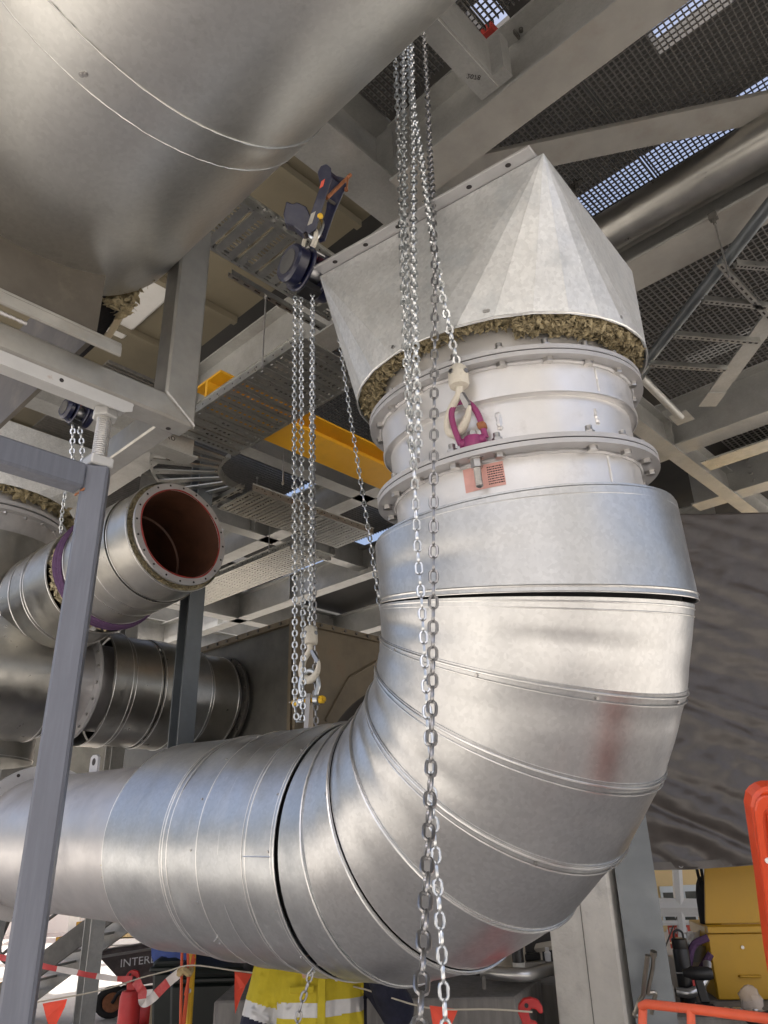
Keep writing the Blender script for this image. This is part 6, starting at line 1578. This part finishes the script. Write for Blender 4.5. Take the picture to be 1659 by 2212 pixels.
# green wheelie bins
def wheelie(px, py, d, label):
    pb = atd(px, py, d); bx0, by0 = pb.x, pb.y
    bn = thing('wheelie_bin', V((bx0, by0, GZ)), label, 'bin', 'dark wheelie bins')
    q = lambda x, y, z: V((bx0+x, by0+y, GZ+z))
    mb = MB(); mb.add([q(-.24,-.24,.04), q(.24,-.24,.04), q(.24,.24,.04), q(-.24,.24,.04), q(-.29,-.32,1.04), q(.29,-.32,1.04), q(.29,.32,1.04), q(-.29,.32,1.04)], [(0,1,5,4),(1,2,6,5),(2,3,7,6),(3,0,4,7),(0,3,2,1),(4,5,6,7)]); mb.build('body', 'bin_green', bn, bevel=.02)
    mb = MB(); mb.box(q(0,0,1.06), (.62,.68,.035)); mb.build('rim', 'bin_green', bn, bevel=.01)
    mb = MB(); mb.add([q(-.30,-.36,1.08), q(.30,-.36,1.08), q(.30,.34,1.10), q(-.30,.34,1.10), q(-.27,-.33,1.13), q(.27,-.33,1.13), q(.25,.28,1.19), q(-.25,.28,1.19)], [(0,1,5,4),(1,2,6,5),(2,3,7,6),(3,0,4,7),(0,3,2,1),(4,5,6,7)]); mb.build('lid', 'bin_green', bn, bevel=.02)
    for s_ in (-1, 1):
        mb = MB(); mb.cyl(q(s_*.25,.28,.1)-V((.03,0,0)), q(s_*.25,.28,.1)+V((.03,0,0)), .1, 20); mb.build('wheel', 'rubber', bn)
wheelie(480, 2085, 6.4, 'dark green wheelie bin with closed lid left of the worker')
wheelie(434, 2078, 7.0, 'dark wheelie bin behind the yellow post under the blue bags')
# drum and blue bags on top behind
def lump(name, c, rx, ry, rz, m, label, cat, seed=1, group=None):
    rnd = random.Random(seed); ph = [rnd.uniform(0, 6) for _ in range(6)]; mb = MB(); vs = []; fs = []; NU, NV = 26, 16
    for j in range(NV+1):
        th_ = math.pi*j/NV
        for i in range(NU):
            a = 2*math.pi*i/NU; r = 1+.10*math.sin(3*a+ph[0]+2*th_)+.07*math.sin(7*a+ph[1])*math.sin(3*th_+ph[2])+.05*math.sin(13*a+5*th_)
            vs.append(c+V((math.sin(th_)**.6*math.cos(a)*rx*r, math.sin(th_)**.6*math.sin(a)*ry*r, math.copysign(abs(math.cos(th_))**.7, math.cos(th_))*rz*(1+.1*math.sin(2*a+ph[3])))))
    for j in range(NV):
        for i in range(NU): fs.append((j*NU+i, j*NU+(i+1) % NU, (j+1)*NU+(i+1) % NU, (j+1)*NU+i))
    mb.add(vs, fs); return tag(mb.build(name, m, None, smooth=True, auto=R(70)), label, cat, group)
pdm = atd(458, 2030, 8.2); 
drm = thing('white_drum', V((pdm.x, pdm.y, GZ)), 'white plastic drum with small red label behind the green bin', 'drum')
mb = MB(); mb.lathe(V((pdm.x, pdm.y, GZ)), UP, [(.001,0),(.24,0),(.25,.03),(.25,1.5),(.22,1.56),(.001,1.57)], 30); mb.build('shell', 'white_paint', drm, smooth=True)
mb = MB(); mb.box(atd(440, 2036, 7.93), (.09, .01, .05)); mb.build('label', 'sign_red', drm)
lump('blue_bag', atd(400, 2040, 6.9), .22, .2, .26, 'blue_bag', 'crumpled blue bag hanging left of the white drum', 'bag', 3, 'blue bags')
lump('blue_bag', atd(488, 2032, 6.9), .20, .2, .22, 'blue_bag', 'crumpled blue bag right of the white drum', 'bag', 5, 'blue bags')
lump('black_bag', atd(590, 2058, 5.6), .20, .15, .10, 'black_fabric', 'black bag tucked under the duct above the bin', 'bag', 6)
bx('cream_screen', V((atd(540, 2050, 7.6).x, atd(540, 2050, 7.6).y, GZ+.9)), (.7, .05, 1.8), 'cream_panel', 'cream wall panel behind the bin and the worker', 'panel', .1)
tl = bx('toolbox_panel', V((atd(533, 2190, 5.9).x, atd(533, 2190, 5.9).y, GZ+.55)), (.14, .03, 1.1), 'cream_fabric', 'small grey equipment panel standing between the bin and the worker', 'panel', .2)
lump('rag_heap', atz(318, 2212, GZ)+UP*.12, .17, .15, .13, 'red_plastic', 'dark red tool bag on the floor under the striped tape', 'bag', 9)
bx('cardboard_box', atz(354, 2214, GZ)+UP*.14, (.34, .3, .28), 'cardboard', 'opened cardboard box on the floor left of the green bin', 'box', .3)
mb = MB(); mb.tube([atd(440,2118,6.3), atd(486,2150,6.2)], .006, 5)
# wheelbarrow
wp = atz(238, 2200, GZ); WD = V((.93, .37, 0)).normalized(); WS = UP.cross(WD)
wb = thing('wheelbarrow', V((wp.x, wp.y, GZ)), 'dark steel wheelbarrow standing on the sunlit ground behind the tape', 'wheelbarrow')
q = lambda x, y, z: V((wp.x, wp.y, GZ))+WD*x+WS*y+UP*z
mb = MB(); mb.tube([q(math.cos(a)*.16, 0, .17+math.sin(a)*.13*1.0) for a in [2*math.pi*k/24 for k in range(24)]], .045, 10, closed=True); mb.build('tyre', 'rubber', wb, smooth=True)
mb = MB(); mb.cyl(q(0,-.035,.17), q(0,.035,.17), .115, 20); mb.build('rim', 'rust', wb, bevel=.01)
mb = MB(); bt_, tp2 = .34, .86
B0 = [q(.10,-.22,.38), q(.62,-.26,.36), q(.62,.26,.36), q(.10,.22,.38)]; T0_ = [q(-.22,-.34,.70), q(1.02,-.36,.80), q(1.02,.36,.80), q(-.22,.34,.70)]
mb.add(B0+T0_+[p+(q(.4,0,.6)-p).normalized()*.012 for p in B0+T0_], [(0,1,5,4),(1,2,6,5),(2,3,7,6),(3,0,4,7),(0,3,2,1),(8,12,13,9),(9,13,14,10),(10,14,15,11),(11,15,12,8),(8,9,10,11),(4,5,13,12),(5,6,14,13),(6,7,15,14),(7,4,12,15)]); tr_ = mb.build('tray', 'barrow_tray', wb)
mb = MB(); mb.tube(T0_, .016, 6, closed=True); mb.build('rim_roll', 'conduit', tr_, smooth=True)
text_mesh('INTERLOCK', .13, 'lettering', 'print_white', wb, (B0[0]+B0[1]+T0_[0]+T0_[1])/4+WS*-.016+UP*.07, WD+UP*.06, T0_[1]-B0[1])
for s_ in (-1, 1):
    mb = MB(); mb.tube(catmull([q(.0, s_*.06, .17), q(.12, s_*.12, .30), q(.62, s_*.26, .35), q(1.35, s_*.30, .62)], 4), .022, 8); mb.build('handle_bar', 'black_plastic', wb, smooth=True)
    mb = MB(); mb.tube([q(.58, s_*.25, .34), q(.66, s_*.27, .02), q(.86, s_*.27, .02), q(.84, s_*.28, .42)], .018, 8); mb.build('leg', 'black_plastic', wb, smooth=True)
# steel stair
sp0 = atd(0, 2190, 9.6); 
str_ = thing('steel_stair', V((sp0.x, sp0.y, GZ)), 'galvanised stair with yellow nosed treads below the bare pipe on the left', 'stair')
sA = dep(0, 2150, 8.6); sB = dep(250, 1962, 8.6)
sd2 = (sB-sA).normalized(); back = V((.25, .97, 0)).normalized()*.8
for k, off in enumerate((V((0,0,0)), back)):
    mb = MB(); mb.sweep([(-.02,-.11),(.02,-.11),(.02,.11),(-.02,.11)], sA+off-sd2*1.2, sB+off+sd2*2.2); mb.build('stringer', 'steel_dark' if k == 0 else 'beam_galv', str_)
for k in range(-2, 8):
    c = sA+sd2*(.05+.30*k); mb = MB(); mb.box(c+back*.5+UP*.06, (.24, .78, .03), (V((sd2.x, sd2.y, 0)).normalized(), back.normalized(), UP)); t_ = mb.build('tread', 'beam_galv', str_)
    mb = MB(); mb.box(c+back*.5+UP*.065-V((sd2.x, sd2.y, 0)).normalized()*.13, (.045, .78, .045), (V((sd2.x, sd2.y, 0)).normalized(), back.normalized(), UP)); mb.build('nosing', 'beam_yellow', t_)
mb = MB(); hr = lambda p: p+UP*.85
mb.tube([hr(sA-sd2*1.2), hr(sB+sd2*2.2)], .024, 8); mb.tube([hr(sA-sd2*1.2)-UP*.4, hr(sB+sd2*2.2)-UP*.4], .02, 8); mb.build('handrail', 'steel_dark', str_, smooth=True)
mb = MB(); mb.tube(catmull([dep(20,1985,8.0), dep(2,2030,8.0), dep(0,2062,8.0), dep(14,2078,8.0), dep(32,2066,8.0), dep(70,1995,8.0)], 5), .022, 8); mb.build('handrail_return', 'steel_dark', str_, smooth=True)
# outdoor site beyond -------------------------------------------------
def far(x, y, d): return atd(x, y, d)
wcol = atd(337, 2040, 15); hcol('white_post', wcol, GZ, 4.5, .34, 'sunlit white post beyond the wheelbarrow', m='white_paint')
fn = thing('timber_fence', far(270, 2000, 24), 'pale timber paling fence far behind the stair and wheelbarrow', 'fence')
for k in range(34):
    x = -16+k*.36; mb = MB(); mb.box(V((x, 26.0+.03*(k % 2), GZ+1.15)), (.31, .03, 2.3+.06*(k % 3))); mb.build('paling', 'timber', fn)
pk = thing('pipe_stack', far(275, 2060, 18), 'stack of pale planks and pipes on the sunlit ground', 'stack')
for k in range(5):
    p = atz(285, 2075, GZ+.1+.12*k); mb = MB(); mb.box(V((-5.6, 18.5+.1*k, GZ+.07+.13*k)), (3.4-.3*k, .5, .10)); mb.build('plank', 'timber' if k % 2 else 'white_paint', pk)
for i, (xa, ya, xb, yb_) in enumerate(((222,1960,265,2030),(245,1955,290,2045),(235,2040,260,1960),(270,2050,292,1955),(228,2005,292,2012))):
    mb = MB(); mb.tube([far(xa, ya, 20), far(xb, yb_, 20)], .035, 6); tag(mb.build('scaffold_tube', 'orange_rail' if i != 0 else 'steel_dark'), ['dark scaffold tube leaning beyond the stair', 'orange scaffold tube leaning right beyond the stair', 'orange scaffold tube leaning left beyond the stair', 'orange scaffold tube nearest the white post', 'level orange scaffold tube beyond the stair'][i], 'tube', 'site tubes')
# container, white vehicle box and red mast at far left
bx('site_container', far(66, 1655, 22)-UP*.3, (2.2, 2.0, 1.6), 'sign_red', 'red site container far left above the bare pipe', 'container', .2)
bx('site_container', far(66, 1672, 20)-UP*.3, (1.6, 1.0, .5), 'beam_yellow', 'yellow skip far left above the bare pipe', 'container', .2)
bx('site_cabin', far(190, 1662, 26)-UP*.35, (3.2, 2.5, .9), 'white_paint', 'white site cabin seen above the bare pipe', 'cabin', .1)
bx('red_mast', far(248, 1640, 11), (.08, .08, 1.6), 'sign_red', 'red vertical bar beside the background duct pedestal', 'mast')
bx('white_van', far(28, 2000, 24)-UP*.3, (3, 1.6, 1.7), 'white_paint', 'white van parked far away left behind the stair', 'van', .2)
